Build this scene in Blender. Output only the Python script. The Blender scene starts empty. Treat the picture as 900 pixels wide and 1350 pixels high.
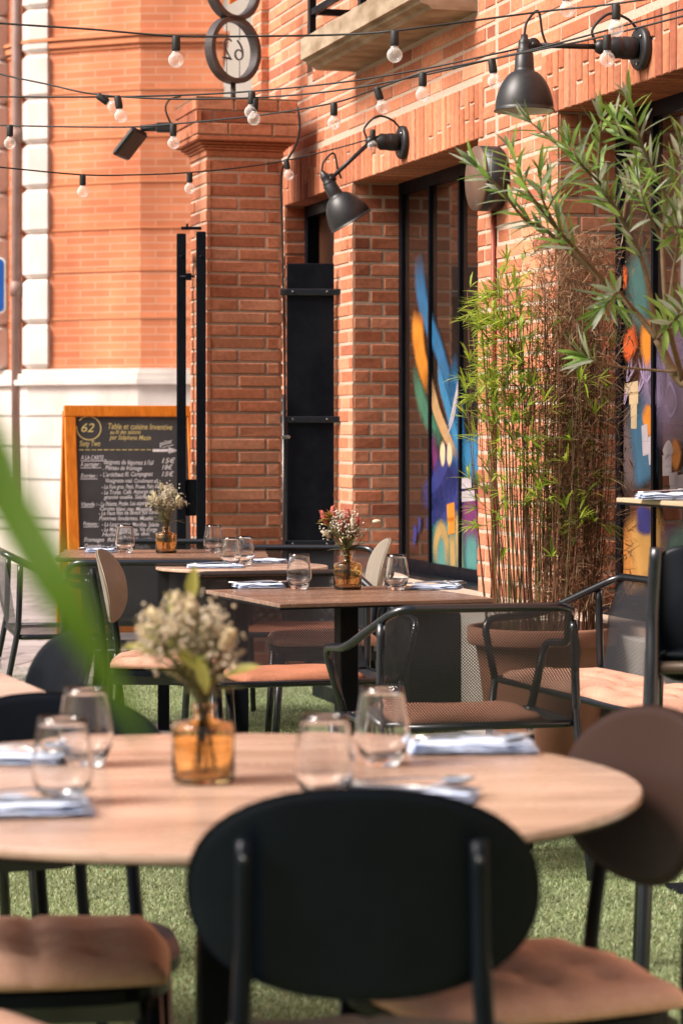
import bpy, math, random
import numpy as np
from mathutils import Vector, Matrix
R = math.radians
rnd = random.Random(7)
scene = bpy.context.scene
COL = scene.collection
CAMZ = 1.25
FPX = 3300.0          # focal length expressed in pixels of the 900 px wide photograph

def at(px, py, D):
    return Vector(((px - 450) / FPX * D, D, CAMZ - (py - 571) / FPX * D))
def on_table(px, py, z=0.75):
    D = (CAMZ - z) * FPX / (py - 571)
    return Vector(((px - 450) / FPX * D, D, z))

# ------------------------------------------------------------------ materials
def new_mat(name):
    m = bpy.data.materials.new(name); m.use_nodes = True
    nt = m.node_tree; b = nt.nodes['Principled BSDF']
    return m, nt, b
def N(nt, t, **kw):
    n = nt.nodes.new(t)
    for k, v in kw.items(): setattr(n, k, v)
    return n
def L(nt, a, b): nt.links.new(a, b)
def noise_col(nt, c1, c2, scale, stretch=(1, 1, 1), detail=4, lo=.35, hi=.65, coord='Object'):
    tc = N(nt, 'ShaderNodeTexCoord'); mp = N(nt, 'ShaderNodeMapping')
    mp.inputs['Scale'].default_value = stretch
    L(nt, tc.outputs[coord], mp.inputs['Vector'])
    nz = N(nt, 'ShaderNodeTexNoise'); nz.inputs['Scale'].default_value = scale; nz.inputs['Detail'].default_value = detail
    L(nt, mp.outputs[0], nz.inputs['Vector'])
    cr = N(nt, 'ShaderNodeValToRGB')
    cr.color_ramp.elements[0].position = lo; cr.color_ramp.elements[0].color = (*c1, 1)
    cr.color_ramp.elements[1].position = hi; cr.color_ramp.elements[1].color = (*c2, 1)
    L(nt, nz.outputs['Fac'], cr.inputs[0])
    return cr.outputs[0], nz, mp
def bump(nt, b, height, strength=.3, dist=.01):
    bp = N(nt, 'ShaderNodeBump'); bp.inputs['Strength'].default_value = strength; bp.inputs['Distance'].default_value = dist
    L(nt, height, bp.inputs['Height']); L(nt, bp.outputs[0], b.inputs['Normal'])
def simple(name, c1, c2=None, scale=20, rough=.5, stretch=(1, 1, 1), metal=0, bmp=0, bdist=.005, spec=.5, lo=.35, hi=.65):
    m, nt, b = new_mat(name)
    c2 = c2 or tuple(x * .8 for x in c1)
    o, nz, mp = noise_col(nt, c1, c2, scale, stretch, lo=lo, hi=hi)
    L(nt, o, b.inputs['Base Color'])
    b.inputs['Roughness'].default_value = rough; b.inputs['Metallic'].default_value = metal
    b.inputs['Specular IOR Level'].default_value = spec
    if bmp: bump(nt, b, nz.outputs['Fac'], bmp, bdist)
    return m
def attr_mat(name, rough=.8, scale=40, var=.35, bmp=.3, spec=.3, alpha=False, grime=False, transl=0):
    m, nt, b = new_mat(name)
    at_ = N(nt, 'ShaderNodeVertexColor', layer_name='Col')
    o, nz, mp = noise_col(nt, (1 - var,) * 3, (1 + var * .5,) * 3, scale, lo=.3, hi=.7)
    mx = N(nt, 'ShaderNodeMix', data_type='RGBA', blend_type='MULTIPLY'); mx.inputs[0].default_value = 1
    L(nt, at_.outputs['Color'], mx.inputs[6]); L(nt, o, mx.inputs[7])
    out = mx.outputs[2]
    if grime:
        o2, nz2, mp2 = noise_col(nt, (.70, .66, .64), (1.14, 1.14, 1.14), 1.1, (1, 1, .6), detail=6, lo=.36, hi=.6)
        m2 = N(nt, 'ShaderNodeMix', data_type='RGBA', blend_type='MULTIPLY'); m2.inputs[0].default_value = 1
        L(nt, out, m2.inputs[6]); L(nt, o2, m2.inputs[7]); out = m2.outputs[2]
    L(nt, out, b.inputs['Base Color'])
    b.inputs['Roughness'].default_value = rough; b.inputs['Specular IOR Level'].default_value = spec
    if transl:
        tr = N(nt, 'ShaderNodeBsdfTranslucent'); ms = N(nt, 'ShaderNodeMixShader'); ms.inputs[0].default_value = transl
        L(nt, out, tr.inputs['Color']); L(nt, b.outputs[0], ms.inputs[1]); L(nt, tr.outputs[0], ms.inputs[2]); L(nt, ms.outputs[0], nt.nodes['Material Output'].inputs['Surface'])
    if alpha: L(nt, at_.outputs['Alpha'], b.inputs['Alpha'])
    if bmp: bump(nt, b, nz.outputs['Fac'], bmp, .004)
    return m

M = {}
M['brick'] = attr_mat('brick', .85, 45, .22, .3, .2, grime=True)
M['mortar'] = simple('mortar', (.58, .43, .34), (.47, .35, .27), 60, .95, bmp=.5, bdist=.004, spec=.1)
M['black'] = simple('black_metal', (.003, .0042, .0075), (.0045, .006, .010), 30, .42, spec=.12)
M['black_soft'] = simple('black_plastic', (.0022, .0042, .0075), (.0036, .006, .010), 14, .42, bmp=.06, bdist=.001, spec=.16)
def scuff(m, lo, hi, sc):
    nt = m.node_tree; b = nt.nodes['Principled BSDF']; _, nz, _ = noise_col(nt, (0, 0, 0), (1, 1, 1), sc, detail=8)
    mr = N(nt, 'ShaderNodeMapRange'); mr.inputs[1].default_value = .35; mr.inputs[2].default_value = .7; mr.inputs[3].default_value = lo; mr.inputs[4].default_value = hi
    L(nt, nz.outputs['Fac'], mr.inputs[0]); L(nt, mr.outputs[0], b.inputs['Roughness'])
scuff(M['black'], .30, .62, 5); scuff(M['black_soft'], .30, .55, 6)
M['tube'] = simple('black_tube', (.004, .007, .012), (.007, .010, .016), 60, .25, spec=.85)
M['lampblack'] = simple('lamp_black', (.012, .012, .014), (.018, .018, .020), 60, .42)
M['lampwhite'] = simple('lamp_inner_white', (.75, .70, .62), (.7, .65, .58), 20, .5)
M['steel'] = simple('steel', (.62, .61, .60), (.5, .5, .5), 30, .22, metal=1)
M['stone'] = simple('pale_stone', (.60, .55, .49), (.47, .43, .38), 3.5, .85, bmp=.25, bdist=.01, spec=.15)
M['stonetrim'] = simple('limestone_trim', (.74, .68, .63), (.60, .545, .50), 3, .8, bmp=.2, bdist=.01, spec=.15)
M['balcony'] = simple('weathered_stone', (.42, .33, .24), (.24, .17, .11), 6, .85, (1, 1, 2.5), bmp=.3, bdist=.006, spec=.15)
M['farbrick'] = None
M['orange_wood'] = simple('orange_wood', (.74, .225, .014), (.58, .155, .008), 9, .4, (6, 6, 1), bmp=.05, bdist=.002)
M['slate'] = simple('chalk_slate', (.030, .031, .036), (.052, .053, .058), 5, .75, lo=.3, hi=.75)
M['chalk'] = simple('white_chalk', (.80, .80, .84), (.58, .58, .62), 140, .9)
M['chalky'] = simple('yellow_chalk', (.74, .62, .26), (.54, .45, .18), 140, .9)
M['cushion'] = simple('tan_cushion', (.82, .50, .37), (.76, .43, .30), 90, .85, bmp=.25, bdist=.002, spec=.2)  # tan painted paler to make up for shade on the foreground seats
M['cushion_rust'] = simple('rust_cushion', (.46, .185, .105), (.39, .15, .085), 90, .8, bmp=.25, bdist=.002, spec=.25)
M['cushion_sofa'] = simple('dusty_tan_cushion', (.60, .33, .235), (.52, .28, .195), 90, .85, bmp=.25, bdist=.002, spec=.2)
M['cushion_dark'] = simple('brown_cushion', (.50, .25, .17), (.44, .21, .14), 90, .85, bmp=.25, bdist=.002, spec=.2)
M['cushion_grey'] = simple('greige_seat', (.40, .34, .29), (.33, .28, .24), 60, .75, bmp=.15, bdist=.002, spec=.2)
M['terracotta'] = simple('terracotta', (.34, .165, .105), (.25, .115, .072), 4, .8, bmp=.2, bdist=.004, spec=.2)
M['soil'] = simple('soil', (.04, .028, .02), (.08, .055, .04), 40, .95, bmp=.6, bdist=.01)
M['napkin'] = simple('napkin_cloth', (.62, .70, .86), (.54, .63, .80), 240, .9, bmp=.2, bdist=.001, spec=.15)
M['beige'] = simple('beige_shell', (.27, .23, .185), (.24, .205, .16), 30, .42)
M['ochre_pipe'] = simple('red_pipe', (.30, .055, .025), (.22, .04, .02), 20, .5)
M['drain'] = simple('drain_metal', (.32, .20, .17), (.26, .16, .13), 8, .55)
M['doorwood'] = simple('door_brown', (.10, .042, .022), (.07, .03, .016), 8, .35, (8, 8, 1))
M['bronze'] = simple('bronze_frame', (.055, .038, .026), (.08, .055, .038), 20, .35, metal=.3)
M['cream'] = simple('cream_render', (.80, .74, .64), (.72, .66, .56), 2, .85, spec=.15)
M['darkshop'] = simple('dark_shopfront', (.035, .025, .022), (.06, .04, .035), 2, .5)
M['blue'] = simple('sign_blue', (.012, .12, .50), (.012, .10, .44), 10, .35)
M['white'] = simple('white_paint', (.80, .80, .80), (.74, .74, .74), 10, .4)
M['rubber'] = simple('rubber', (.008, .008, .008), (.014, .014, .014), 30, .6)
M['signring'] = simple('sign_metal', (.050, .042, .044), (.075, .062, .060), 15, .42, metal=.2)
M['tanfront'] = simple('tan_disc', (.15, .085, .055), (.12, .068, .045), 10, .4)
M['concrete'] = simple('concrete', (.34, .31, .28), (.25, .23, .21), 12, .9, bmp=.3, bdist=.004)
M['concrete_dark'] = simple('grey_louvre', (.11, .12, .14), (.09, .10, .12), 20, .4)
M['bulbglass'] = None

def m_wood(nm='brown_laminate', ca=(.33, .205, .145), cb=(.60, .43, .335)):
    m, nt, b = new_mat(nm)
    o, nz, mp = noise_col(nt, ca, cb, 2.4, (1.0, 17, 17), detail=9, lo=.28, hi=.72)
    o2, nz2, mp2 = noise_col(nt, (.82, .80, .78), (1.1, 1.08, 1.06), 2.5, (1, 3, 3), detail=3)
    mx = N(nt, 'ShaderNodeMix', data_type='RGBA', blend_type='MULTIPLY'); mx.inputs[0].default_value = 1
    L(nt, o, mx.inputs[6]); L(nt, o2, mx.inputs[7])
    L(nt, mx.outputs[2], b.inputs['Base Color'])
    b.inputs['Roughness'].default_value = .24; b.inputs['Specular IOR Level'].default_value = .8
    rr_ = N(nt, 'ShaderNodeMapRange'); rr_.inputs[3].default_value = .17; rr_.inputs[4].default_value = .36
    _, nz3, _ = noise_col(nt, (0, 0, 0), (1, 1, 1), 7, detail=6); L(nt, nz3.outputs['Fac'], rr_.inputs[0]); L(nt, rr_.outputs[0], b.inputs['Roughness'])
    bump(nt, b, nz.outputs['Fac'], .12, .001)
    return m
M['wood'] = m_wood()  # table laminate with the glare lightened into its colour
M['wood_dark'] = m_wood('dark_laminate', (.15, .085, .06), (.30, .185, .13))  # same laminate in a darker tone, without the painted glare
def m_glass(name, col, rough=0.0, ior=1.45):
    m, nt, b = new_mat(name)
    b.inputs['Base Color'].default_value = (*col, 1)
    b.inputs['Transmission Weight'].default_value = 1
    b.inputs['Roughness'].default_value = rough; b.inputs['IOR'].default_value = ior
    return m
M['glass'] = m_glass('clear_glass', (.97, .98, .99))
M['amber'] = m_glass('amber_glass', (1.0, .76, .42), .02)
def m_thin(name):
    # very thin bulb glass: mostly see-through with a sharp rim reflection
    m, nt, b = new_mat(name)
    b.inputs['Base Color'].default_value = (1, 1, 1, 1); b.inputs['Roughness'].default_value = .03
    lw = N(nt, 'ShaderNodeLayerWeight'); lw.inputs[0].default_value = .35
    mr = N(nt, 'ShaderNodeMapRange'); mr.inputs[3].default_value = .13; mr.inputs[4].default_value = .70
    L(nt, lw.outputs['Facing'], mr.inputs[0]); L(nt, mr.outputs[0], b.inputs['Alpha'])
    return m
M['bulbglass'] = m_thin('bulb_glass')
M['filament'] = simple('filament', (.9, .55, .2), (.85, .5, .18), 10, .3)

def m_mesh():
    m, nt, b = new_mat('woven_mesh')
    uv = N(nt, 'ShaderNodeUVMap', uv_map='UVMap')
    sp = N(nt, 'ShaderNodeSeparateXYZ'); L(nt, uv.outputs[0], sp.inputs[0])
    def mth(op, a, bb):
        n = N(nt, 'ShaderNodeMath', operation=op)
        for i, v in enumerate((a, bb)):
            if v is None: continue
            if isinstance(v, (int, float)): n.inputs[i].default_value = v
            else: L(nt, v, n.inputs[i])
        return n.outputs[0]
    k = 2 * math.pi / .0090
    s1 = mth('SINE', mth('MULTIPLY', sp.outputs[0], k), None)
    s2 = mth('SINE', mth('MULTIPLY', sp.outputs[1], k * 1.0), None)
    pr = mth('MULTIPLY', s1, s2)
    hole = mth('GREATER_THAN', pr, .32)
    inv = mth('SUBTRACT', 1, hole)
    L(nt, inv, b.inputs['Alpha'])
    b.inputs['Base Color'].default_value = (.020, .021, .026, 1); b.inputs['Roughness'].default_value = .5
    return m
M['mesh'] = m_mesh()

def m_turf():
    m, nt, b = new_mat('turf')
    o, nz, mp = noise_col(nt, (.12, .155, .07), (.22, .26, .125), 90, detail=6)
    o2, nz2, mp2 = noise_col(nt, (.75, .72, .7), (1.15, 1.12, 1.0), 1.6, detail=3)
    mx = N(nt, 'ShaderNodeMix', data_type='RGBA', blend_type='MULTIPLY'); mx.inputs[0].default_value = 1
    L(nt, o, mx.inputs[6]); L(nt, o2, mx.inputs[7]); L(nt, mx.outputs[2], b.inputs['Base Color'])
    b.inputs['Roughness'].default_value = .9
    bump(nt, b, nz.outputs['Fac'], .8, .01)
    return m
M['turf'] = m_turf()
M['blade'] = attr_mat('grass_blade', .55, 3, .25, 0, .4)
M['leafcol'] = attr_mat('leaf', .40, 30, .2, 0, .5, transl=.5)
M['twig'] = attr_mat('twig', .8, 60, .3, 0, .2)
M['petal'] = attr_mat('petal', .8, 60, .25, 0, .2)
M['paint'] = attr_mat('spray_paint', .35, 9, .22, 0, .5, alpha=True)

def m_paving():
    m, nt, b = new_mat('street_paving')
    tc = N(nt, 'ShaderNodeTexCoord')
    mp = N(nt, 'ShaderNodeMapping'); mp.inputs['Rotation'].default_value = (0, 0, R(12)); L(nt, tc.outputs['Object'], mp.inputs[0])
    br = N(nt, 'ShaderNodeTexBrick'); br.inputs['Scale'].default_value = 1
    br.inputs['Brick Width'].default_value = .42; br.inputs['Row Height'].default_value = .42
    br.inputs['Mortar Size'].default_value = .012
    br.inputs['Color1'].default_value = (.40, .34, .325, 1); br.inputs['Color2'].default_value = (.32, .27, .26, 1); br.inputs['Mortar'].default_value = (.13, .11, .10, 1)
    L(nt, mp.outputs[0], br.inputs['Vector'])
    o, nz, _ = noise_col(nt, (.8, .8, .8), (1.1, 1.1, 1.1), 5)
    mx = N(nt, 'ShaderNodeMix', data_type='RGBA', blend_type='MULTIPLY'); mx.inputs[0].default_value = 1
    L(nt, br.outputs['Color'], mx.inputs[6]); L(nt, o, mx.inputs[7]); L(nt, mx.outputs[2], b.inputs['Base Color'])
    b.inputs['Roughness'].default_value = .8
    return m
M['paving'] = m_paving()
M['granite'] = simple('granite_kerb', (.36, .33, .30), (.16, .15, .13), 70, .85, bmp=.4, bdist=.004, lo=.4, hi=.6)
def m_farbrick():
    m, nt, b = new_mat('orange_brick_far')
    tc = N(nt, 'ShaderNodeTexCoord')
    sx = N(nt, 'ShaderNodeSeparateXYZ'); L(nt, tc.outputs['Object'], sx.inputs[0])
    cb = N(nt, 'ShaderNodeCombineXYZ'); L(nt, sx.outputs[0], cb.inputs[0]); L(nt, sx.outputs[2], cb.inputs[1])
    br = N(nt, 'ShaderNodeTexBrick'); br.inputs['Scale'].default_value = 1
    br.inputs['Brick Width'].default_value = .30; br.inputs['Row Height'].default_value = .0733
    br.inputs['Mortar Size'].default_value = .007
    br.inputs['Color1'].default_value = (.78, .275, .125, 1); br.inputs['Color2'].default_value = (.62, .205, .09, 1); br.inputs['Mortar'].default_value = (.70, .36, .22, 1)
    L(nt, cb.outputs[0], br.inputs['Vector'])
    o, nz, _ = noise_col(nt, (.72, .64, .60), (1.12, 1.14, 1.16), 1.0, (1, 1, .4))
    mx = N(nt, 'ShaderNodeMix', data_type='RGBA', blend_type='MULTIPLY'); mx.inputs[0].default_value = 1
    L(nt, br.outputs['Color'], mx.inputs[6]); L(nt, o, mx.inputs[7]); L(nt, mx.outputs[2], b.inputs['Base Color'])
    b.inputs['Roughness'].default_value = .85
    return m
M['farbrick'] = m_farbrick()
M['farline'] = simple('brick_band', (.66, .25, .115), (.60, .22, .10), 3, .85)
def m_pane():
    m, nt, b = new_mat('dark_pane')
    o, nz, mp = noise_col(nt, (.020, .012, .009), (.036, .021, .015), 1.2)
    L(nt, o, b.inputs['Base Color']); b.inputs['Roughness'].default_value = .04
    b.inputs['IOR'].default_value = 3.0
    return m
M['pane'] = m_pane()

# ------------------------------------------------------------------ mesh builder
class MB:
    def __init__(s): s.v = []; s.f = []; s.c = []; s.mi = []; s.uv = []; s.sm = []
    def add(s, vs, fs, col=None, mi=0, uv=None, smooth=False):
        o = len(s.v); s.v += [tuple(v) for v in vs]
        for i, f in enumerate(fs):
            s.f.append([o + k for k in f])
            s.c.append(col[i] if isinstance(col, list) else col); s.mi.append(mi); s.sm.append(smooth)
            s.uv.append(uv[i] if uv else None)
    def box(s, c, size, rot=None, col=None, mi=0):
        x, y, z = [k / 2 for k in size]; c = Vector(c)
        vs = [Vector(p) for p in ((-x, -y, -z), (x, -y, -z), (x, y, -z), (-x, y, -z), (-x, -y, z), (x, -y, z), (x, y, z), (-x, y, z))]
        if rot is not None: vs = [rot @ v for v in vs]
        s.add([v + c for v in vs], [(0, 3, 2, 1), (4, 5, 6, 7), (0, 1, 5, 4), (1, 2, 6, 5), (2, 3, 7, 6), (3, 0, 4, 7)], col, mi)
    def bbox(s, c, size, bev=.004, rot=None, col=None, mi=0):
        # box with chamfered edges
        X, Y, Z = [k / 2 for k in size]; b = min(bev, X * .9, Y * .9, Z * .9); c = Vector(c)
        ring = lambda x, y: [(-x + b, -y), (x - b, -y), (x, -y + b), (x, y - b), (x - b, y), (-x + b, y), (-x, y - b), (-x, -y + b)]
        lv = []
        for z, k in ((-Z, b), (-Z + b, 0), (Z - b, 0), (Z, b)): lv.append([Vector((px, py, z)) for px, py in ring(X - k, Y - k)])
        vs = [v for r in lv for v in r]
        if rot is not None: vs = [rot @ v for v in vs]
        fs = [tuple(range(7, -1, -1)), tuple(range(24, 32))]
        for l in range(3):
            for i in range(8):
                j = (i + 1) % 8; fs.append((l * 8 + i, l * 8 + j, (l + 1) * 8 + j, (l + 1) * 8 + i))
        s.add([v + c for v in vs], fs, col, mi)
    def tube(s, pts, r, n=10, col=None, mi=0, cap=True):
        pts = [Vector(p) for p in pts]; m = len(pts)
        rs = r if isinstance(r, (list, tuple)) else [r] * m
        vs = []; up = None
        for i, p in enumerate(pts):
            t = (pts[min(i + 1, m - 1)] - pts[max(i - 1, 0)])
            t = t.normalized() if t.length > 1e-9 else Vector((0, 0, 1))
            if up is None:
                up = Vector((0, 0, 1)) if abs(t.z) < .9 else Vector((1, 0, 0))
            a = (up - t * up.dot(t))
            if a.length < 1e-6: a = t.orthogonal()
            a.normalize(); b = t.cross(a); up = a
            for k in range(n):
                w = 2 * math.pi * k / n; vs.append(p + (a * math.cos(w) + b * math.sin(w)) * rs[i])
        fs = []
        for i in range(m - 1):
            for k in range(n):
                j = (k + 1) % n; fs.append((i * n + k, i * n + j, (i + 1) * n + j, (i + 1) * n + k))
        if cap: fs.append(tuple(range(n - 1, -1, -1))); fs.append(tuple(range((m - 1) * n, m * n)))
        s.add(vs, fs, col, mi, smooth=True)
    def lathe(s, prof, n=32, o=(0, 0, 0), rot=None, col=None, mi=0, smooth=True, close=False):
        o = Vector(o); vs = []; idx = []
        for (r, z) in prof:
            if r < 1e-6: idx.append([len(vs)] * n); vs.append(Vector((0, 0, z)))
            else:
                idx.append(list(range(len(vs), len(vs) + n)))
                for k in range(n):
                    w = 2 * math.pi * k / n; vs.append(Vector((r * math.cos(w), r * math.sin(w), z)))
        fs = []
        P = list(range(len(prof))) + ([0] if close else [])
        for a, b in zip(P[:-1], P[1:]):
            for k in range(n):
                j = (k + 1) % n; f = [idx[a][k], idx[a][j], idx[b][j], idx[b][k]]
                g = []
                for q in f:
                    if q not in g: g.append(q)
                if len(g) > 2: fs.append(tuple(g))
        if rot is not None: vs = [rot @ v for v in vs]
        s.add([v + o for v in vs], fs, col, mi, smooth=smooth)
    def prism(s, poly, z0, z1, col=None, mi=0):
        n = len(poly)
        vs = [(x, y, z0) for x, y in poly] + [(x, y, z1) for x, y in poly]
        fs = [tuple(range(n - 1, -1, -1)), tuple(range(n, 2 * n))] + [(i, (i + 1) % n, n + (i + 1) % n, n + i) for i in range(n)]
        s.add(vs, fs, col, mi)
    def ell(s, c, rad, n=8, m=6, rot=None, col=None, mi=0):
        prof = [(math.sin(math.pi * i / m), -math.cos(math.pi * i / m)) for i in range(m + 1)]
        prof[0] = (0, -1); prof[-1] = (0, 1)
        S = Matrix.Diagonal(Vector(rad)); Mx = (rot @ S) if rot is not None else S
        s.lathe(prof, n, c, Mx, col, mi)
    def leaf(s, p, d, up, ln, w, bend=.15, col=None, segs=4):
        d = d.normalized(); side = d.cross(up)
        if side.length < 1e-4: side = d.orthogonal()
        side.normalize(); nn = side.cross(d)
        vs = []; fs = []
        for i in range(segs + 1):
            t = i / segs; ww = w * (math.sin(math.pi * min(1, (t * .93 + .05))) ** .8) * .5
            q = p + d * ln * t - nn * bend * ln * t * t
            vs += [q - side * ww + nn * ww * .35, q, q + side * ww + nn * ww * .35]
        for i in range(segs):
            a = i * 3; fs += [(a, a + 1, a + 4, a + 3), (a + 1, a + 2, a + 5, a + 4)]
        s.add(vs, fs, col, smooth=True)
    def build(s, name, mats, parent=None, loc=None, rz=0):
        me = bpy.data.meshes.new(name); me.from_pydata(s.v, [], s.f)
        mats = mats if isinstance(mats, (list, tuple)) else [mats]
        for m in mats: me.materials.append(m)
        me.polygons.foreach_set('material_index', s.mi)
        me.polygons.foreach_set('use_smooth', s.sm)
        if any(c is not None for c in s.c):
            ca = me.color_attributes.new('Col', 'FLOAT_COLOR', 'CORNER'); arr = []
            for f, c in zip(s.f, s.c):
                if c is None: c = (1, 1, 1)
                if len(c) and isinstance(c[0], (tuple, list)):
                    for q in c: arr += list(q) if len(q) == 4 else [*q, 1]
                else: arr += (list(c) if len(c) == 4 else [*c, 1]) * len(f)
            ca.data.foreach_set('color', arr)
        if any(u is not None for u in s.uv):
            ul = me.uv_layers.new(name='UVMap'); arr = []
            for f, u in zip(s.f, s.uv):
                for i in range(len(f)): arr += list(u[i]) if u else [0, 0]
            ul.data.foreach_set('uv', arr)
        me.update()
        o = bpy.data.objects.new(name, me); COL.objects.link(o)
        if parent: o.parent = parent
        if loc is not None: o.location = loc
        o.rotation_euler[2] = rz
        return o

def tag(o, label, cat, group=None, kind=None):
    if label: o['label'] = label
    if cat: o['category'] = cat
    if group: o['group'] = group
    if kind: o['kind'] = kind
    return o
def thing(name, label, cat, loc=(0, 0, 0), rz=0, group=None):
    o = bpy.data.objects.new(name, None); COL.objects.link(o); o.empty_display_size = .1
    o.location = loc; o.rotation_euler[2] = rz
    return tag(o, label, cat, group)
def struct(o): o['kind'] = 'structure'; return o
def copy_tree(o, parent=None):
    c = o.copy(); COL.objects.link(c)
    if parent: c.parent = parent
    for ch in list(o.children): copy_tree(ch, c)
    return c
def dup(root, loc, rz, label, group=None):
    c = copy_tree(root); c.location = loc; c.rotation_euler = (0, 0, rz); c['label'] = label
    if group: c['group'] = group
    return c
def fillet(pts, r, n=5):
    pts = [Vector(p) for p in pts]; out = [pts[0]]
    for i in range(1, len(pts) - 1):
        a, b, c = pts[i - 1], pts[i], pts[i + 1]
        rr = min(r, (a - b).length * .45, (c - b).length * .45)
        p = b + (a - b).normalized() * rr; q = b + (c - b).normalized() * rr
        for k in range(n + 1):
            t = k / n; out.append(p * (1 - t) ** 2 + b * 2 * t * (1 - t) + q * t * t)
    out.append(pts[-1]); return out
def spline(pts, n=8):
    pts = [Vector(p) for p in pts]; P = [pts[0] * 2 - pts[1]] + pts + [pts[-1] * 2 - pts[-2]]; out = []
    for i in range(1, len(P) - 2):
        for k in range(n):
            t = k / n
            out.append(.5 * ((2 * P[i]) + (P[i + 1] - P[i - 1]) * t + (2 * P[i - 1] - 5 * P[i] + 4 * P[i + 1] - P[i + 2]) * t * t + (3 * P[i] - P[i - 1] - 3 * P[i + 1] + P[i + 2]) * t ** 3))
    out.append(pts[-1]); return out
def rot_to(d):
    return Vector((0, 0, 1)).rotation_difference(Vector(d).normalized()).to_matrix()

# ------------------------------------------------------------------ bricks
def brick_col(r):
    b = r.random()
    base = Vector((.61, .235, .130)) if b < .52 else (Vector((.52, .180, .095)) if b < .78 else (Vector((.66, .285, .170)) if b < .93 else Vector((.40, .135, .078))))
    return tuple(base * r.uniform(.86, 1.14))
def jcol(c, k): return tuple(x * k for x in c)
def one_brick(mb, O, U, Nn, u0, u1, z0, z1, proud, r, col=None, back=.02):
    """brick with a slightly chamfered face; O + U*u + Z*z, Nn outward"""
    c = col or brick_col(r); b = .0035; Z = Vector((0, 0, 1)); j = r.uniform(-.0022, .0022)
    P = lambda u, z, n: O + U * u + Z * z + Nn * n
    pr = proud + j
    t = [r.uniform(-.0012, .0012) for _ in range(4)]
    vs = [P(u0, z0, -back), P(u1, z0, -back), P(u1, z1, -back), P(u0, z1, -back),
          P(u0, z0, pr - b), P(u1, z0, pr - b), P(u1, z1, pr - b), P(u0, z1, pr - b),
          P(u0 + b, z0 + b, pr + t[0]), P(u1 - b, z0 + b, pr + t[1]), P(u1 - b, z1 - b, pr + t[2]), P(u0 + b, z1 - b, pr + t[3])]
    fs = [(8, 9, 10, 11)]
    for i in range(4):
        k = (i + 1) % 4; fs += [(i, k, 4 + k, 4 + i), (4 + i, 4 + k, 8 + k, 8 + i)]
    mb.add(vs, fs, c)
def brick_face(mb, O, U, Nn, u0, u1, z0, z1, holes=(), pitch=.29, course=.065, joint=.0125, proud=.0032, seed=1, splits=.3, zref=0, cuts=None):
    r = random.Random(seed); O = Vector(O); U = Vector(U); Nn = Vector(Nn)
    k0 = int(math.floor((z0 - zref) / course)); k = k0
    while zref + k * course < z1 - .01:
        a = zref + k * course + joint * .5; b = a + course - joint
        a = max(a, z0 + .003); b = min(b, z1 - .003)
        if b - a > .02:
            if cuts: edges = cuts[k % len(cuts)]
            else:
                off = (k % 2) * pitch * .5 + r.uniform(-.012, .012); e = u0 - pitch * 2 + off; edges = []
                e = math.floor((u0 - off) / pitch) * pitch + off
                while e < u1 + pitch:
                    edges.append(e)
                    if r.random() < splits: edges.append(e + pitch * .5)
                    e += pitch
            for x0, x1 in zip(edges[:-1], edges[1:]):
                x0c, x1c = max(x0 + joint * .5, u0), min(x1 - joint * .5, u1)
                segs = [(x0c, x1c)]
                for (h0, h1, g0, g1) in holes:
                    if b > g0 + .005 and a < g1 - .005:
                        ns = []
                        for (s0, s1) in segs:
                            if h1 <= s0 or h0 >= s1: ns.append((s0, s1))
                            else:
                                if h0 - s0 > .03: ns.append((s0, h0))
                                if s1 - h1 > .03: ns.append((h1, s1))
                        segs = ns
                for (s0, s1) in segs:
                    if s1 - s0 > .03: one_brick(mb, O, U, Nn, s0, s1, a, b, proud, r)
        k += 1

# ================================================================== GROUND
g = MB(); g.add([(-60, -20, -.03), (60, -20, -.03), (60, 90, -.03), (-60, 90, -.03)], [(0, 1, 2, 3)])
struct(g.build('street', M['paving']))
g = MB(); g.add([(-6, -2, .0), (5, -2, .0), (5, 11.2, .0), (1.6, 12.2, .0), (-6, 13.0, .0)], [(0, 1, 2, 3, 4)])
struct(g.build('turf_ground', M['turf']))
g = MB()
for i in range(9):
    x0 = -7 + i * .78; x1 = x0 + .765
    y = lambda x: 13.17 - (x + 6) * .105
    g.add([(x0, y(x0) - .16, -.03), (x1, y(x1) - .16, -.03), (x1, y(x1) + .30, -.03), (x0, y(x0) + .30, -.03),
           (x0, y(x0) - .16, .035), (x1, y(x1) - .16, .035), (x1, y(x1) + .30, .035), (x0, y(x0) + .30, .035)],
          [(4, 5, 6, 7), (0, 1, 5, 4), (1, 2, 6, 5), (2, 3, 7, 6), (3, 0, 4, 7)])
struct(g.build('kerb', M['granite']))
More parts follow.
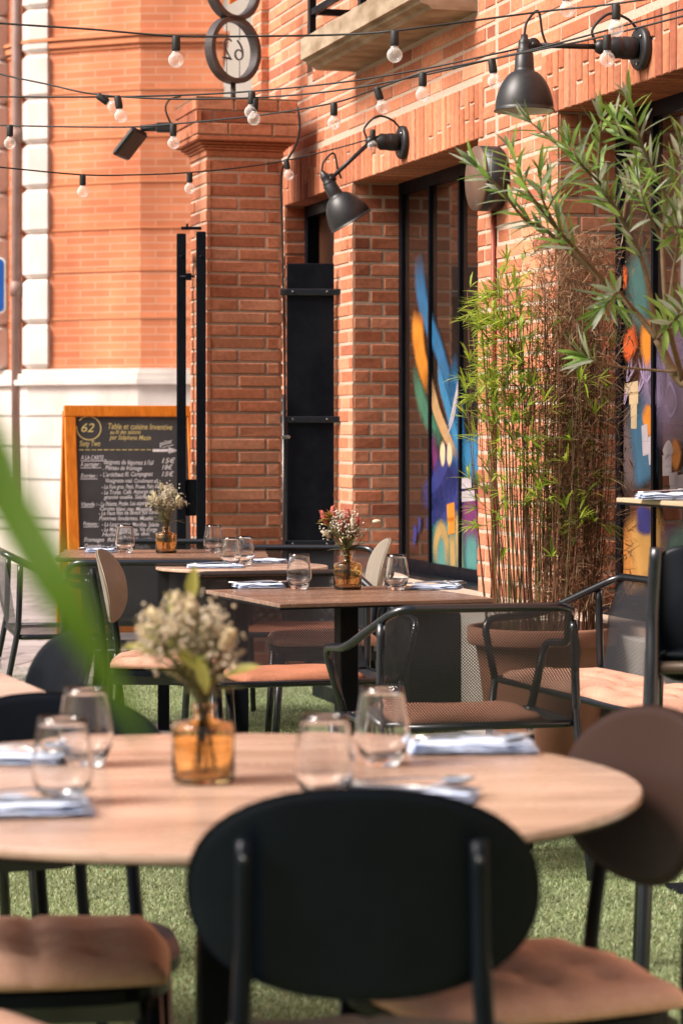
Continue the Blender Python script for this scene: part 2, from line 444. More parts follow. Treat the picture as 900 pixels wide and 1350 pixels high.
# turf blades: uncountable
def grass():
    rs = np.random.RandomState(3); n = 420000
    Y = 3.8 + (13.0 - 3.8) * rs.rand(n) ** 1.25
    X = (rs.rand(n) * 1.24 - .62) * Y * .29
    okm = (Y < 13.0 - (X + 6) * .105) & (X < (3.45 - .285 * Y) + .1)
    X, Y = X[okm], Y[okm]; n = len(X)
    h = rs.uniform(.005, .013, n); w = rs.uniform(.0013, .0026, n); a = rs.rand(n) * 6.283
    lx, ly = rs.normal(0, .006, n), rs.normal(0, .006, n)
    pal = np.array([(.22, .285, .125), (.25, .315, .15), (.32, .37, .21), (.33, .34, .21), (.18, .24, .105)])
    pat = .5 + .5 * np.sin(X * 2.1 + 1.3 * np.sin(Y * 1.1)) * np.sin(Y * 1.7 + 1.1 * np.sin(X * 1.9))
    c = pal[rs.choice(5, n, p=[.32, .28, .17, .08, .15])] * rs.uniform(.85, 1.15, (n, 1)) * (.84 + .26 * pat)[:, None]
    lit = rs.rand(n) < .004; h[lit] *= .6; w[lit] *= 4; c[lit] = (.30, .19, .09)
    v = np.zeros((n, 3, 3))
    v[:, 0] = np.stack([X - np.cos(a) * w, Y - np.sin(a) * w, np.full(n, -.002)], 1)
    v[:, 1] = np.stack([X + np.cos(a) * w, Y + np.sin(a) * w, np.full(n, -.002)], 1)
    v[:, 2] = np.stack([X + lx, Y + ly, h], 1)
    me = bpy.data.meshes.new('turf_grass')
    me.vertices.add(n * 3); me.vertices.foreach_set('co', v.ravel())
    me.loops.add(n * 3); me.loops.foreach_set('vertex_index', np.arange(n * 3))
    me.polygons.add(n); me.polygons.foreach_set('loop_start', np.arange(n) * 3)
    me.update(calc_edges=True)
    c4 = np.ones((n, 3, 4)); c4[:, :, :3] = c[:, None, :]
    ca = me.color_attributes.new('Col', 'FLOAT_COLOR', 'CORNER'); ca.data.foreach_set('color', c4.ravel())
    me.materials.append(M['blade'])
    o = bpy.data.objects.new('turf_grass', me); COL.objects.link(o)
    tag(o, 'short green artificial grass carpeting the terrace floor', 'grass', kind='stuff')
grass()

# ================================================================== RESTAURANT BUILDING (local x along the wall towards the viewer, y inward)
W0 = Vector((.593, 10.3, 0)); WR = math.atan2(-.962, .274)
Ev = Vector((math.cos(WR), math.sin(WR), 0)); Mv = Vector((-math.sin(WR), math.cos(WR), 0))
def wp(u, p, z): return W0 + Ev * u - Mv * p + Vector((0, 0, z))   # p = distance out from the wall
bld = thing('restaurant_building', 'orange brick restaurant wall with tall painted windows and stone balcony', 'building', W0, WR)
DOOR = (-3.28, -2.30, 0, 2.475); WIN1 = (-1.965, -.094, .57, 2.475); WIN2 = (.83, 3.6, .57, 2.475)
UL, UR, ZT = -3.83, 9.0, 7.2
w = MB()
def wbox(u0, u1, z0, z1, y0=.0, y1=.34): w.box(((u0 + u1) / 2, (y0 + y1) / 2, (z0 + z1) / 2), (u1 - u0, y1 - y0, z1 - z0))
wbox(UL, DOOR[0], 0, 2.475); wbox(DOOR[1], WIN1[0], 0, 2.475); wbox(WIN1[1], WIN2[0], 0, 2.475); wbox(WIN2[1], UR, 0, 2.475)
wbox(WIN1[0], WIN1[1], 0, .57); wbox(WIN2[0], WIN2[1], 0, .57); wbox(UL, UR, 2.475, ZT)
w.box((UL + .15, 3.2, ZT / 2), (.3, 5.7, ZT)); w.box(((UL + UR) / 2, 3.2, ZT + .05), (UR - UL + .3, 6.6, .1))
w.build('wall', M['mortar'], bld)
X_, Y_ = Vector((1, 0, 0)), Vector((0, 1, 0))
bk = MB()
S1 = (-3.36, -.03, 2.475, 2.712); S2 = (.66, 3.8, 2.475, 2.712)
balc_hole = (-1.93, -.09, 3.0, 3.16)
brick_face(bk, (0, 0, 0), X_, -Y_, UL + .21, 5.5, .565, 5.2, holes=[DOOR, WIN1, WIN2, S1, S2, balc_hole, (-2.80, -2.70, 3.10, 3.44), (.120, .142, 0.4, 5)], seed=3)
bk.build('brickwork', M['brick'], bld)
# projecting strip at the far corner
pi_ = MB(); pi_.box(((UL + UL + .21) / 2, -.0225, ZT / 2), (.21, .045, ZT)); pi_.build('corner_pilaster', M['mortar'], bld)
pb = MB()
brick_face(pb, (0, -.045, 0), X_, -Y_, UL, UL + .21, .565, 5.2, pitch=.20, seed=5, splits=.5)
brick_face(pb, (UL + .21, 0, 0), Y_, X_, -.046, 0, .565, 5.2, pitch=.2, seed=6, splits=0, cuts=[(-.06, .01), (-.06, .01)])
pb.build('pilaster_brickwork', M['brick'], bld)
# soldier courses over the openings (their undersides show)
r = random.Random(11)
for (u0, u1, z0, z1) in (S1, S2):
    sb = MB(); u = u0; k = 0
    while u < u1 - .03:
        inopen = any(h[0] - .02 < u + .03 < h[1] + .02 for h in (DOOR, WIN1, WIN2)); bd = .25 if inopen else .02
        mid = z0 + (z1 - z0) * (.62 if k % 2 else .36) + r.uniform(-.012, .012)
        if r.random() < .62:
            one_brick(sb, Vector((0, 0, 0)), X_, -Y_, u + .006, u + .056, z0 - .003, mid - .005, .006, r, back=bd)
            one_brick(sb, Vector((0, 0, 0)), X_, -Y_, u + .006, u + .056, mid + .005, z1 - .008, .006, r)
        else: one_brick(sb, Vector((0, 0, 0)), X_, -Y_, u + .006, u + .056, z0 - .003, z1 - .008, .006, r, back=bd)
        u += .062; k += 1
    sb.build('lintel_brickwork', M['brick'], bld)
# reveals
def reveal(u, depth, sgn, z0, z1, seed):
    rv = MB()
    c = [(0, depth * .62, depth), (0, depth * .35, depth)] if depth > .2 else [(0, depth), (0, depth)]
    brick_face(rv, (u, 0, 0), Y_, X_ * sgn, .004, depth, z0, z1, seed=seed, cuts=c, splits=0)
    rv.build('reveal_brickwork', M['brick'], bld)
reveal(DOOR[0], .12, 1, .0, 2.475, 21); reveal(DOOR[1], .12, -1, 0, 2.475, 22)
reveal(WIN1[0], .25, 1, .58, 2.475, 23); reveal(WIN1[1], .25, -1, .58, 2.475, 24)
reveal(WIN2[0], .25, 1, .58, 2.475, 25)
# stone plinth
pl = MB()
for (u0, u1) in ((-2.29, 6.5), (UL, -3.29)):
    pl.bbox(((u0 + u1) / 2, -.012, .27), (u1 - u0, .07, .54), .008)
pl.build('plinth', M['stone'], bld)
# windows
def window(u0, u1, z0, z1, mull, dark):
    fr = MB(); y = .25
    fr.box(((u0 + u1) / 2, y - .006, z0 + .035), (u1 - u0, .022, .07)); fr.box(((u0 + u1) / 2, y - .006, z1 - .03), (u1 - u0, .022, .06))
    fr.box(((u0 + u1) / 2, y - .075, z0 + .008), (u1 - u0, .10, .016))
    for m_ in [u0 + .03] + mull + [u1 - .03]:
        fr.box((m_, y - .007, (z0 + z1) / 2), (.022 if m_ in mull else .05, .021, z1 - z0 - .003))
    f = fr.build('window', M['black'], bld)
    es = [u0 + .03] + mull + [u1 - .03]
    for a, b in zip(es[:-1], es[1:]):
        pn = MB(); pn.box(((a + b) / 2, y + .006, (z0 + z1) / 2), (b - a - .02, .008, z1 - z0 - .11))
        pn.build('pane', M['pane'], f)
        if dark:
            st = MB(); st.box((a - .014, y - .006, (z0 + z1) / 2), (.004, .019, z1 - z0 - .14)); st.build('glazing_bead', M['beige'], f)
    return f
wf1 = window(*WIN1, [-1.485, -1.04, -.58], 0)
wf2 = window(*WIN2, [1.19, 1.66, 2.13, 2.6, 3.1], 1)
def pane_pt(px, py, yy=.2465):
    # pixel of the photograph -> wall coordinates of the pane where the paint was seen
    k = (px - 450) / FPX
    u = (k * (10.3 + .274 * yy) - (.593 + .962 * yy)) / (.274 + .962 * k)
    D = 10.3 - .962 * u + .274 * yy
    return u, CAMZ - (py - 571) / FPX * D
def ribbon(mb, pts, wd, col, soft=.45, op=.95, layer=0):
    soft = max(.12, min(.75, soft * 1.5)); op *= .92; col = tuple(c * .8 + .01 for c in col)
    P = [pane_pt(*p) for p in pts]
    sp = spline([Vector((a, 0, b)) for a, b in P], 6) if len(P) > 2 else [Vector((a, 0, b)) for a, b in P]
    n = len(sp); yy = .246 - layer * .0006
    W = wd if isinstance(wd, (list, tuple)) else [wd, wd]
    vs = []; alph = []
    for i, p in enumerate(sp):
        t = i / (n - 1); q = t * (len(W) - 1); k = min(int(q), len(W) - 2); ww = (W[k] * (1 - q + k) + W[k + 1] * (q - k)) / 2
        d = sp[min(i + 1, n - 1)] - sp[max(i - 1, 0)]; d.normalize(); s = Vector((-d.z, 0, d.x))
        fade = 1
        if soft > .3: fade = min(1, 4 * t + .05, 4 * (1 - t) + .05)
        for e, al in ((-1, 0), (-(1 - soft), 1), (1 - soft, 1), (1, 0)):
            vs.append((p.x + s.x * ww * e, yy, p.z + s.z * ww * e)); alph.append(al * op * fade if soft > 0 else op)
    fs = []; cs = []
    for i in range(n - 1):
        for k in range(3):
            f = (i * 4 + k, i * 4 + k + 1, (i + 1) * 4 + k + 1, (i + 1) * 4 + k); fs.append(f); cs.append([(*col, alph[q]) for q in f])
    mb.add(vs, fs, cs)
def blob(mb, px, py, rx, rz, col, op=.9, layer=0, hard=.55):
    u, z = pane_pt(px, py); yy = .246 - layer * .0006; n = 20; vs = [(u, yy, z)]; al = [op]
    for k in range(n):
        w_ = 2 * math.pi * k / n; j = 1 + .12 * math.sin(3 * w_ + px)
        vs.append((u + rx * hard * j * math.cos(w_), yy, z + rz * hard * j * math.sin(w_))); al.append(op)
    for k in range(n):
        w_ = 2 * math.pi * k / n; vs.append((u + rx * math.cos(w_), yy, z + rz * math.sin(w_))); al.append(0)
    fs = []; cs = []
    for k in range(n):
        j = (k + 1) % n
        for f in ((0, 1 + k, 1 + j), (1 + k, 1 + n + k, 1 + n + j, 1 + j)): fs.append(f); cs.append([(*col, al[q]) for q in f])
    mb.add(vs, fs, cs)
BL, DB, OR, TN, GN, PU, TE, WH, LB, CR, YE = (.02, .16, .36), (.020, .035, .22), (.80, .27, .02), (.62, .36, .16), (.05, .20, .12), (.20, .03, .15), (.10, .34, .32), (.62, .55, .60), (.03, .24, .48), (.66, .50, .30), (.72, .42, .12)
pt = MB()
ribbon(pt, [(552, 335), (553, 365), (557, 395), (566, 428), (580, 465), (596, 520), (607, 560), (616, 610)], [.17, .19, .17, .14, .12, .10, .10], BL, .35, .95, 0)
ribbon(pt, [(579, 470), (581, 500), (590, 535), (600, 575), (612, 620)], [.06, .10, .09, .08], LB, .3, .95, 1)
blob(pt, 600, 560, .14, .34, BL, .7, 0)
ribbon(pt, [(545, 480), (552, 515), (562, 545), (574, 570), (584, 590)], [.10, .16, .15, .12], GN, .4, .9, 1)
ribbon(pt, [(552, 410), (551, 440), (556, 475), (566, 510)], [.20, .22, .17, .15], OR, .3, .98, 2)
ribbon(pt, [(566, 505), (577, 545), (588, 572), (604, 605)], [.13, .10, .09, .05], TN, .25, .95, 2)
ribbon(pt, [(570, 565), (573, 600), (580, 640)], [.12, .16, .12], PU, .5, .85, 1)
ribbon(pt, [(608, 466), (606, 500), (599, 535), (592, 562)], [.01, .045, .04, .01], WH, .15, .9, 4)
ribbon(pt, [(604, 520), (598, 550), (590, 575)], [.01, .03, .01], WH, .15, .85, 4)
for q in ((584, 598), (593, 598)): blob(pt, q[0], q[1], .045, .065, CR, .9, 4, .7)
ribbon(pt, [(598, 600), (588, 625), (572, 645), (556, 655)], [.22, .34, .20, .14], DB, .35, .97, 3)
ribbon(pt, [(610, 615), (600, 645), (585, 665), (566, 672)], [.24, .30, .22, .12], DB, .35, .97, 3)
ribbon(pt, [(585, 655), (572, 680), (560, 692)], [.14, .10, .06], DB, .35, .95, 3)
ribbon(pt, [(548, 690), (547, 705), (545, 722)], [.07, .08, .05], DB, .4, .9, 3)
ribbon(pt, [(553, 680), (553, 692), (551, 705)], [.07, .06, .04], DB, .4, .9, 3)
ribbon(pt, [(575, 745), (575, 715), (582, 697), (589, 715), (589, 752)], [.09, .10, .09], YE, .4, .72, 4)
ribbon(pt, [(596, 700), (597, 730), (598, 758)], [.10, .12, .10], YE, .4, .72, 4)
ribbon(pt, [(605, 672), (605, 710), (607, 760)], [.12, .12, .10], YE, .4, .72, 4)
ribbon(pt, [(590, 677), (600, 674)], [.09, .09], OR, 0, .97, 5)
ribbon(pt, [(591, 694), (600, 692)], [.08, .08], OR, 0, .97, 5)
blob(pt, 585, 720, .20, .26, TE, .65, 2); blob(pt, 602, 735, .15, .25, TE, .7, 2)
ribbon(pt, [(620, 570), (622, 600), (624, 640)], [.26, .30, .28], LB, .35, .85, 1)
ribbon(pt, [(619, 640), (622, 690), (624, 745)], [.30, .36, .26], PU, .35, .95, 2)
ribbon(pt, [(622, 700), (622, 730), (623, 765)], [.16, .24, .20], TE, .35, .9, 3)
ribbon(pt, [(606, 638), (622, 636)], [.05, .05], WH, 0, .92, 5)
ribbon(pt, [(608, 655), (628, 653)], [.05, .05], WH, 0, .92, 5)
ribbon(pt, [(618, 566), (626, 560)], [.10, .10], TN, .3, .9, 5)
ribbon(pt, [(620, 500), (622, 540)], [.26, .30], (.05, .05, .16), .5, .7, 0)
pt.build('window_painting', M['paint'], wf1)
pt = MB()
LV = (.42, .32, .52); GR = (.17, .12, .12); OD = (.75, .12, .02)
ribbon(pt, [(835, 330), (842, 380), (848, 440)], [.22, .30, .24], (.06, .18, .17), .5, .8, 0)
ribbon(pt, [(822, 348), (821, 365), (828, 372)], [.06, .12, .05], OD, .25, .95, 2)
ribbon(pt, [(820, 445), (828, 455), (840, 440)], [.05, .14, .10], OD, .25, .95, 2)
ribbon(pt, [(852, 420), (854, 455), (858, 485)], [.12, .16, .10], OR, .35, .85, 2)
ribbon(pt, [(818, 540), (826, 600), (840, 640)], [.22, .30, .24], GR, .5, .7, 0)
ribbon(pt, [(838, 520), (846, 570), (850, 620), (852, 640)], [.22, .28, .26, .24], (.04, .15, .26), .35, .9, 1)
ribbon(pt, [(845, 480), (858, 500), (862, 560)], [.20, .30, .24], LV, .5, .7, 0)
ribbon(pt, [(848, 538), (856, 555), (862, 575)], [.06, .14, .05], OR, .2, .95, 3)
ribbon(pt, [(836, 515), (836, 565)], [.07, .06], CR, 0, .9, 3)
ribbon(pt, [(824, 514), (842, 510)], [.05, .05], CR, 0, .9, 4)
ribbon(pt, [(830, 525), (842, 524)], [.05, .05], CR, 0, .9, 4)
ribbon(pt, [(850, 560), (852, 600)], [.06, .06], WH, 0, .85, 4)
ribbon(pt, [(848, 590), (862, 590)], [.05, .05], WH, 0, .85, 5)
ribbon(pt, [(858, 575), (860, 612)], [.06, .06], WH, 0, .85, 4)
rr = random.Random(4)
for k in range(9):      # thin lilac tag
    x = 824 + rr.uniform(0, 38); y = 465 + rr.uniform(0, 70)
    ribbon(pt, [(x, y), (x + rr.uniform(-6, 8), y + rr.uniform(15, 30)), (x + rr.uniform(0, 12), y + rr.uniform(-10, 10))], [.014, .014], LV, .2, .85, 5)
ribbon(pt, [(822, 690), (832, 730), (846, 770)], [.34, .50, .46], (.62, .24, .05), .5, .85, 1)
ribbon(pt, [(842, 670), (852, 720), (860, 770)], [.30, .42, .40], (.66, .36, .10), .35, .9, 2)
ribbon(pt, [(838, 685), (850, 686), (862, 690)], [.10, .13, .10], DB, .25, .95, 4)
ribbon(pt, [(850, 615), (846, 640)], [.22, .22], (.05, .20, .30), .4, .85, 2)
# next pane
ribbon(pt, [(885, 420), (890, 500), (892, 600)], [.40, .50, .50], LV, .5, .6, 0)
ribbon(pt, [(884, 585), (890, 600), (886, 620)], [.08, .14, .06], OR, .25, .9, 3)
ribbon(pt, [(876, 600), (882, 590), (886, 600)], [.05, .06, .05], WH, .1, .85, 4)
for yq in (608, 620): ribbon(pt, [(874, yq), (886, yq - 1)], [.045, .045], WH, 0, .85, 4)
ribbon(pt, [(888, 632), (888, 660)], [.06, .06], WH, 0, .85, 4); ribbon(pt, [(883, 632), (894, 631)], [.05, .05], WH, 0, .85, 5)
ribbon(pt, [(897, 634), (897, 660)], [.06, .06], WH, 0, .85, 4); ribbon(pt, [(892, 635), (902, 634)], [.05, .05], WH, 0, .85, 5)
ribbon(pt, [(877, 520), (884, 548), (893, 530), (884, 505), (877, 525)], [.02, .02], LV, .2, .85, 5)
ribbon(pt, [(895, 540), (900, 590)], [.20, .30], YE, .4, .85, 2)
ribbon(pt, [(878, 690), (882, 730), (888, 770)], [.24, .34, .30], (.22, .08, .25), .4, .85, 1)
ribbon(pt, [(892, 690), (896, 730), (900, 770)], [.30, .36, .30], (.16, .36, .30), .4, .85, 2)
pt.build('window_painting', M['paint'], wf2)
# door
d_ = MB(); d_.box((-2.79, .20, 1.23), (.96, .05, 2.44)); dr = d_.build('door', M['doorwood'], bld)
d_ = MB()
for u in (-3.245, -2.335): d_.box((u, .14, 1.235), (.06, .06, 2.47))
d_.box((-2.79, .14, 2.44), (.85, .06, .06)); d_.build('door_frame', M['black'], bld)
# red conduit
d_ = MB(); d_.tube([(.131, -.012, .56), (.131, -.012, 2.28)], .011, 8); d_.build('conduit', M['ochre_pipe'], bld)
# air-brick vents
v_ = MB()
for k in range(3):
    zz = 3.145 + k * .105
    v_.box((-2.75, .002, zz), (.10, .01, .075), mi=0)
    for j in range(4): v_.box((-2.785 + j * .0235, -.0035, zz), (.010, .004, .055), mi=1)
v_.build('air_vent', [M['terracotta'], M['rubber']], bld)
# balcony
bs = MB()
prof = [(0, 3.005), (-.20, 3.005), (-.215, 3.02), (-.245, 3.03), (-.25, 3.045), (-.275, 3.05), (-.275, 3.15), (0, 3.16)]
vs = [(u, y, z) for u in (-1.92, -.10) for y, z in prof]; n = len(prof)
bs.add(vs, [tuple(range(n)), tuple(range(2 * n - 1, n - 1, -1))] + [(i, n + i, n + (i + 1) % n, (i + 1) % n) for i in range(n)])
bal = bs.build('balcony', M['balcony'], bld)
ra = MB()
for u in (-1.86, -1.0, -.16): ra.box((u, -.235, 3.66), (.045, .03, 1.02))
for z in (3.27, 3.36, 4.12): ra.box((-1.01, -.235, z), (1.66, .022, .03))
for k in range(15): ra.box((-1.78 + k * .11, -.235, 3.74), (.014, .014, .74))
ra.box((-1.82, -.12, 3.27), (.03, .24, .03)); ra.box((-.2, -.12, 3.27), (.03, .24, .03))
ra.build('railing', M['black'], bal)

# ------------------------------------------------------------------ wall lamps
def wall_lamp(name, label, u, z, arm_drop, arm_len, head_tilt, group):
    t = thing(name, label, 'wall lamp', wp(u, 0, z), WR, group)
    # local: x along wall, -y outwards
    b = MB(); ry = Matrix.Rotation(R(90), 3, 'X')
    b.lathe([(0, 0), (.074, 0), (.076, .004), (.076, .020), (.070, .026), (.05, .028), (0, .028)], 36, (0, -.006, 0), ry)
    mt = b.build('wall_mount', M['lampblack'], t)
    s_ = MB()
    for k in range(3):
        a = R(120 * k + 40); s_.lathe([(0, 0), (.006, 0), (.006, .003), (0, .004)], 8, (.055 * math.cos(a), -.035, .055 * math.sin(a)), ry)
    s_.build('screw', M['steel'], mt)
    b = MB(); b.lathe([(0, 0), (.033, 0), (.040, .01), (.040, .05), (.036, .055), (.038, .06), (.038, .085), (.028, .10), (.022, .12), (0, .125)], 24, (0, -.034, 0), ry)
    b.ell((0, -.165, 0), (.026, .026, .026), 14, 10); b.build('swivel_joint', M['lampblack'], t)
    p0 = Vector((0, -.165, 0)); p1 = Vector((0, -.165 - arm_len, -arm_drop))
    b = MB(); b.tube([p0, p1], .0095, 12); b.build('arm', M['lampblack'], t)
    b = MB(); b.lathe([(0, -.016), (.022, -.016), (.024, -.012), (.024, .012), (.022, .016), (0, .016)], 20, p1, Matrix.Rotation(R(90), 3, 'Y'))
    b.lathe([(0, -.022), (.010, -.022), (.010, .022), (0, .022)], 12, p1, Matrix.Rotation(R(90), 3, 'Y'), mi=0)
    b.build('arm_knuckle', M['lampblack'], t)
    ax = Vector(head_tilt).normalized(); rot = rot_to(-ax); top = p1 + Vector((0, -.030, .015))
    prof = [(0, .02), (.011, .02), (.013, .006), (.019, .001), (.021, -.010), (.0215, -.030), (.026, -.033), (.027, -.038), (.0265, -.042), (.031, -.046), (.0335, -.095), (.036, -.106)]
    for k in range(1, 17):
        tt = k / 16; prof.append((.036 + .064 * math.sin(tt * math.pi / 2) ** .82, -.106 - .132 * tt ** 1.25))
    prof += [(.1035, -.239), (.1045, -.243), (.100, -.2424)]
    b = MB(); b.lathe(prof, 40, top, rot); hd = b.build('lamp_shade', M['lampblack'], t)
    inner = [(.100, -.2424)] + [(r_ - .003, z_ - .001) for r_, z_ in prof[::-1][3:17]] + [(0, -.106)]
    b = MB(); b.lathe(inner, 40, top, rot); b.build('shade_lining', M['lampwhite'], hd)
    b = MB(); b.ell(top + rot @ Vector((0, 0, -.18)), (.028, .028, .035), 14, 10); b.build('bulb', M['lampwhite'], hd)
    q0 = top + rot @ Vector((0, 0, .02))
    b = MB(); b.tube(spline([q0, q0 + Vector((0, .01, .045)), q0 * .5 + p1 * .5 + Vector((0, .035, .10)), p1 + Vector((0, .035, .045)), p1 + Vector((0, .05, .004))], 8), .0045, 8)
    b.build('cable', M['rubber'], t); b = MB(); b.tube(spline([p0 + Vector((0, -.02, .012)), p0 + Vector((0, -.03, .06)), p0 + Vector((0, .03, .115)), p0 + Vector((0, .10, .10)), p0 + Vector((0, .145, .055))], 8), .005, 8)
    b.build('cable', M['rubber'], t)
    return t
wall_lamp('wall_lamp', 'black dome wall lamp hanging straight down over the tall green shrub', 1.68, 2.585, 0.005, .25, (0, 0, -1), 'black articulated wall lamps')
wall_lamp('wall_lamp', 'black wall lamp beside the pillar, its arm lowered and shade tilted', -1.10, 2.57, .175, .19, (.05, .52, -.86), 'black articulated wall lamps')
# round drum fixture between the windows
t = thing('wall_drum', 'round drum fixture with tan face on the brick pier behind the shrub', 'wall fixture', wp(.17, 0, 2.28), WR)
b = MB(); ry = Matrix.Rotation(R(90), 3, 'X')
b.lathe([(0, 0), (.128, 0), (.132, .004), (.132, .085), (0, .085)], 40, (0, -.008, 0), ry); b.build('housing', M['lampblack'], t)
b = MB(); b.lathe([(0, .085), (.128, .085), (.132, .089), (.130, .096), (0, .098)], 40, (0, -.008, 0), ry); b.build('face_plate', M['tanfront'], t)

# ================================================================== GATE PILLAR (aligned with the wall)
PR = math.atan2(.274, .962)
PC = Vector((-.685, 12.70, 0))
pil = thing('brick_pillar', 'square brick gate pillar with a moulded brick cap', 'pillar', PC, PR)   # local x right along face, y back
PW, PD = .395, .37
b = MB(); b.box((PW / 2, PD / 2, 1.33), (PW - .004, PD - .004, 2.66)); b.build('shaft_core', M['mortar'], pil)
b = MB()
cA = [(-.003, .018, .302, PW + .004), (-.003, .158, PW + .004)]
cA = [(-.007, .014, .312, PW + .007), (-.007, .165, PW + .007)]
brick_face(b, (0, 0, 0), X_, -Y_, -.006, PW + .006, 0, 2.66, course=.0645, proud=.003, seed=31, cuts=cA)
brick_face(b, (0, 0, 0), -Y_, -X_, -PD, .006, 0, 2.66, course=.0645, proud=.003, seed=32, cuts=[(-PD, -.13, .02), (-PD, -.26, .02)])
brick_face(b, (PW, 0, 0), Y_, X_, -.006, PD, 0, 2.66, course=.0645, proud=.003, seed=33, cuts=[(-.02, .25, PD), (-.02, .12, PD)])
b.build('brickwork', M['brick'], pil)
cp = MB(); r = random.Random(41)
def ring_slab(mb, ov, z0, z1, colr): mb.bbox((PW / 2, PD / 2, (z0 + z1) / 2), (PW + 2 * ov, PD + 2 * ov, z1 - z0), .006, col=colr)
lay = [(.008, 2.655, 2.690), (.018, 2.691, 2.703), (.030, 2.704, 2.716), (.046, 2.717, 2.730), (.068, 2.731, 2.757)]
for ov, a, b_ in lay: ring_slab(cp, ov, a, b_, jcol(brick_col(r), .9))
cp.box((PW / 2, PD / 2, 2.847), (PW + .122, PD + .122, .18), col=(.40, .33, .26))
for z0, cuts in ((2.763, (-.069, .10, .33, PW + .069)), (2.825, (-.069, .02, .25, .47, PW + .069)), (2.887, (-.069, .13, .36, PW + .069))):
    for Uo, U, Nn, ln in ((Vector((0, -.066, 0)), X_, -Y_, PW), (Vector((-.066, PD, 0)), -Y_, -X_, PD), (Vector((PW + .066, 0, 0)), Y_, X_, PD)):
        cc = [c * (ln + .138) / (PW + .138) for c in cuts]
        for x0, x1 in zip(cc[:-1], cc[1:]): one_brick(cp, Uo, U, Nn, x0 + .004, x1 - .006, z0, z0 + .055, .003, r, col=jcol(brick_col(r), .82))
cp.box((PW / 2, PD / 2, 2.947), (PW + .135, PD + .135, .010), col=(.20, .13, .085))
cp.build('cap', M['brick'], pil)

# figure-eight sign with a mirrored 62 (seen from behind)
sr = R(45)
sg = thing('ring_sign', 'figure-of-eight metal ring sign standing on top of the brick pillar', 'sign', Vector((-.56, 12.95, 2.950)), sr)
S_ = 12.95 / FPX
def ringm(mb, cz, ro, ri, dep):
    n = 48; vs = []; fs = []
    for k in range(n):
        a = 2 * math.pi * k / n; ca, sa = math.cos(a), math.sin(a)
        vs += [(ro * ca, -dep / 2, cz + ro * sa), (ro * ca, dep / 2, cz + ro * sa), (ri * ca, dep / 2, cz + ri * sa), (ri * ca, -dep / 2, cz + ri * sa)]
    for k in range(n):
        j = (k + 1) % n
        for e in range(4): fs.append((k * 4 + e, k * 4 + (e + 1) % 4, j * 4 + (e + 1) % 4, j * 4 + e))
    mb.add(vs, fs)
zc = CAMZ + (571 - 65.5) * S_ - 2.950
for cz in (zc, zc + .325):
    b = MB(); ringm(b, cz, .174, .1465, .056); b.build('ring', M['signring'], sg)
b = MB(); b.tube([(0, 0, 0), (0, 0, zc - .168)], .014, 12); b.build('stem', M['signring'], sg)
def text_mesh(body, size, name, mat, parent, mtx, extrude=.0, shear=0, align='LEFT', width=None, offset=0):
    cu = bpy.data.curves.new(name, 'FONT'); cu.body = body; cu.size = size; cu.extrude = extrude; cu.shear = shear; cu.align_x = align; cu.offset = offset
    cu.resolution_u = 4
    o = bpy.data.objects.new(name, cu); COL.objects.link(o)
    bpy.context.view_layer.update()
    dg = bpy.context.evaluated_depsgraph_get(); me = bpy.data.meshes.new_from_object(o.evaluated_get(dg))
    wd = o.dimensions.x
    bpy.data.objects.remove(o)
    sx = (width / wd) if width and wd > 0 else 1
    me.transform(mtx @ Matrix.Diagonal((sx, 1, 1, 1)))
    return me
def mesh_obj(name, me, mat, parent):
    me.materials.clear(); me.materials.append(mat)
    o = bpy.data.objects.new(name, me); COL.objects.link(o); o.parent = parent; return o
# text read from the far side: local +y is its front
T = Matrix.Translation((0, 0, zc - .052)) @ Matrix.Rotation(math.pi, 4, 'Z') @ Matrix.Rotation(R(90), 4, 'X')
mesh_obj('numerals', text_mesh('62', .165, 'numerals', None, None, T, .004, align='CENTER', offset=-.004), M['signring'], sg)
for x in (-.045, .045):
    for z0, z1 in ((-.135, -.05), (.055, .135)): b = MB(); b.tube([(x, 0, zc + z0), (x, 0, zc + z1)], .0022, 6); b.build('wire', M['signring'], sg)
b = MB(); b.add([(-.02, 0, zc + .235), (.07, 0, zc + .285), (.07, .0, zc + .40), (-.02, 0, zc + .36), (-.02, .012, zc + .235), (.07, .012, zc + .285), (.07, .012, zc + .40), (-.02, .012, zc + .36)],
             [(0, 1, 2, 3), (7, 6, 5, 4), (0, 4, 5, 1), (1, 5, 6, 2), (2, 6, 7, 3), (3, 7, 4, 0)]); b.build('pictogram', M['orange_wood'], sg)

# flood light on the pillar's left side
fl = thing('flood_light', 'slim black flood light on an arm left of the pillar cap', 'flood light', at(233, 168, 12.78))
b = MB(); b.tube([(0, 0, 0), (-.10, -.01, .0), (-.185, -.02, -.005)], [.022, .020, .016], 12); b.bbox((-.06, -.01, .0), (.10, .05, .05), .01); b.build('arm', M['lampblack'], fl)
b = MB(); rt = Matrix.Rotation(R(40), 3, 'Y') @ Matrix.Rotation(R(14), 3, 'X') @ Matrix.Rotation(R(-30), 3, 'Z')
b.bbox((-.235, -.03, -.085), (.035, .13, .175), .012, rt); hd = b.build('head', M['lampblack'], fl)
b = MB(); b.bbox(Vector((-.235, -.03, -.085)) + rt @ Vector((-.019, 0, 0)), (.006, .10, .14), .002, rt); b.build('lens', M['glass'], hd)
b = MB(); b.tube(spline([(-.03, -.02, .02), (-.055, -.03, .09), (-.035, -.03, .14), (.02, .0, .16)], 8), .005, 8); b.build('cable', M['rubber'], fl)

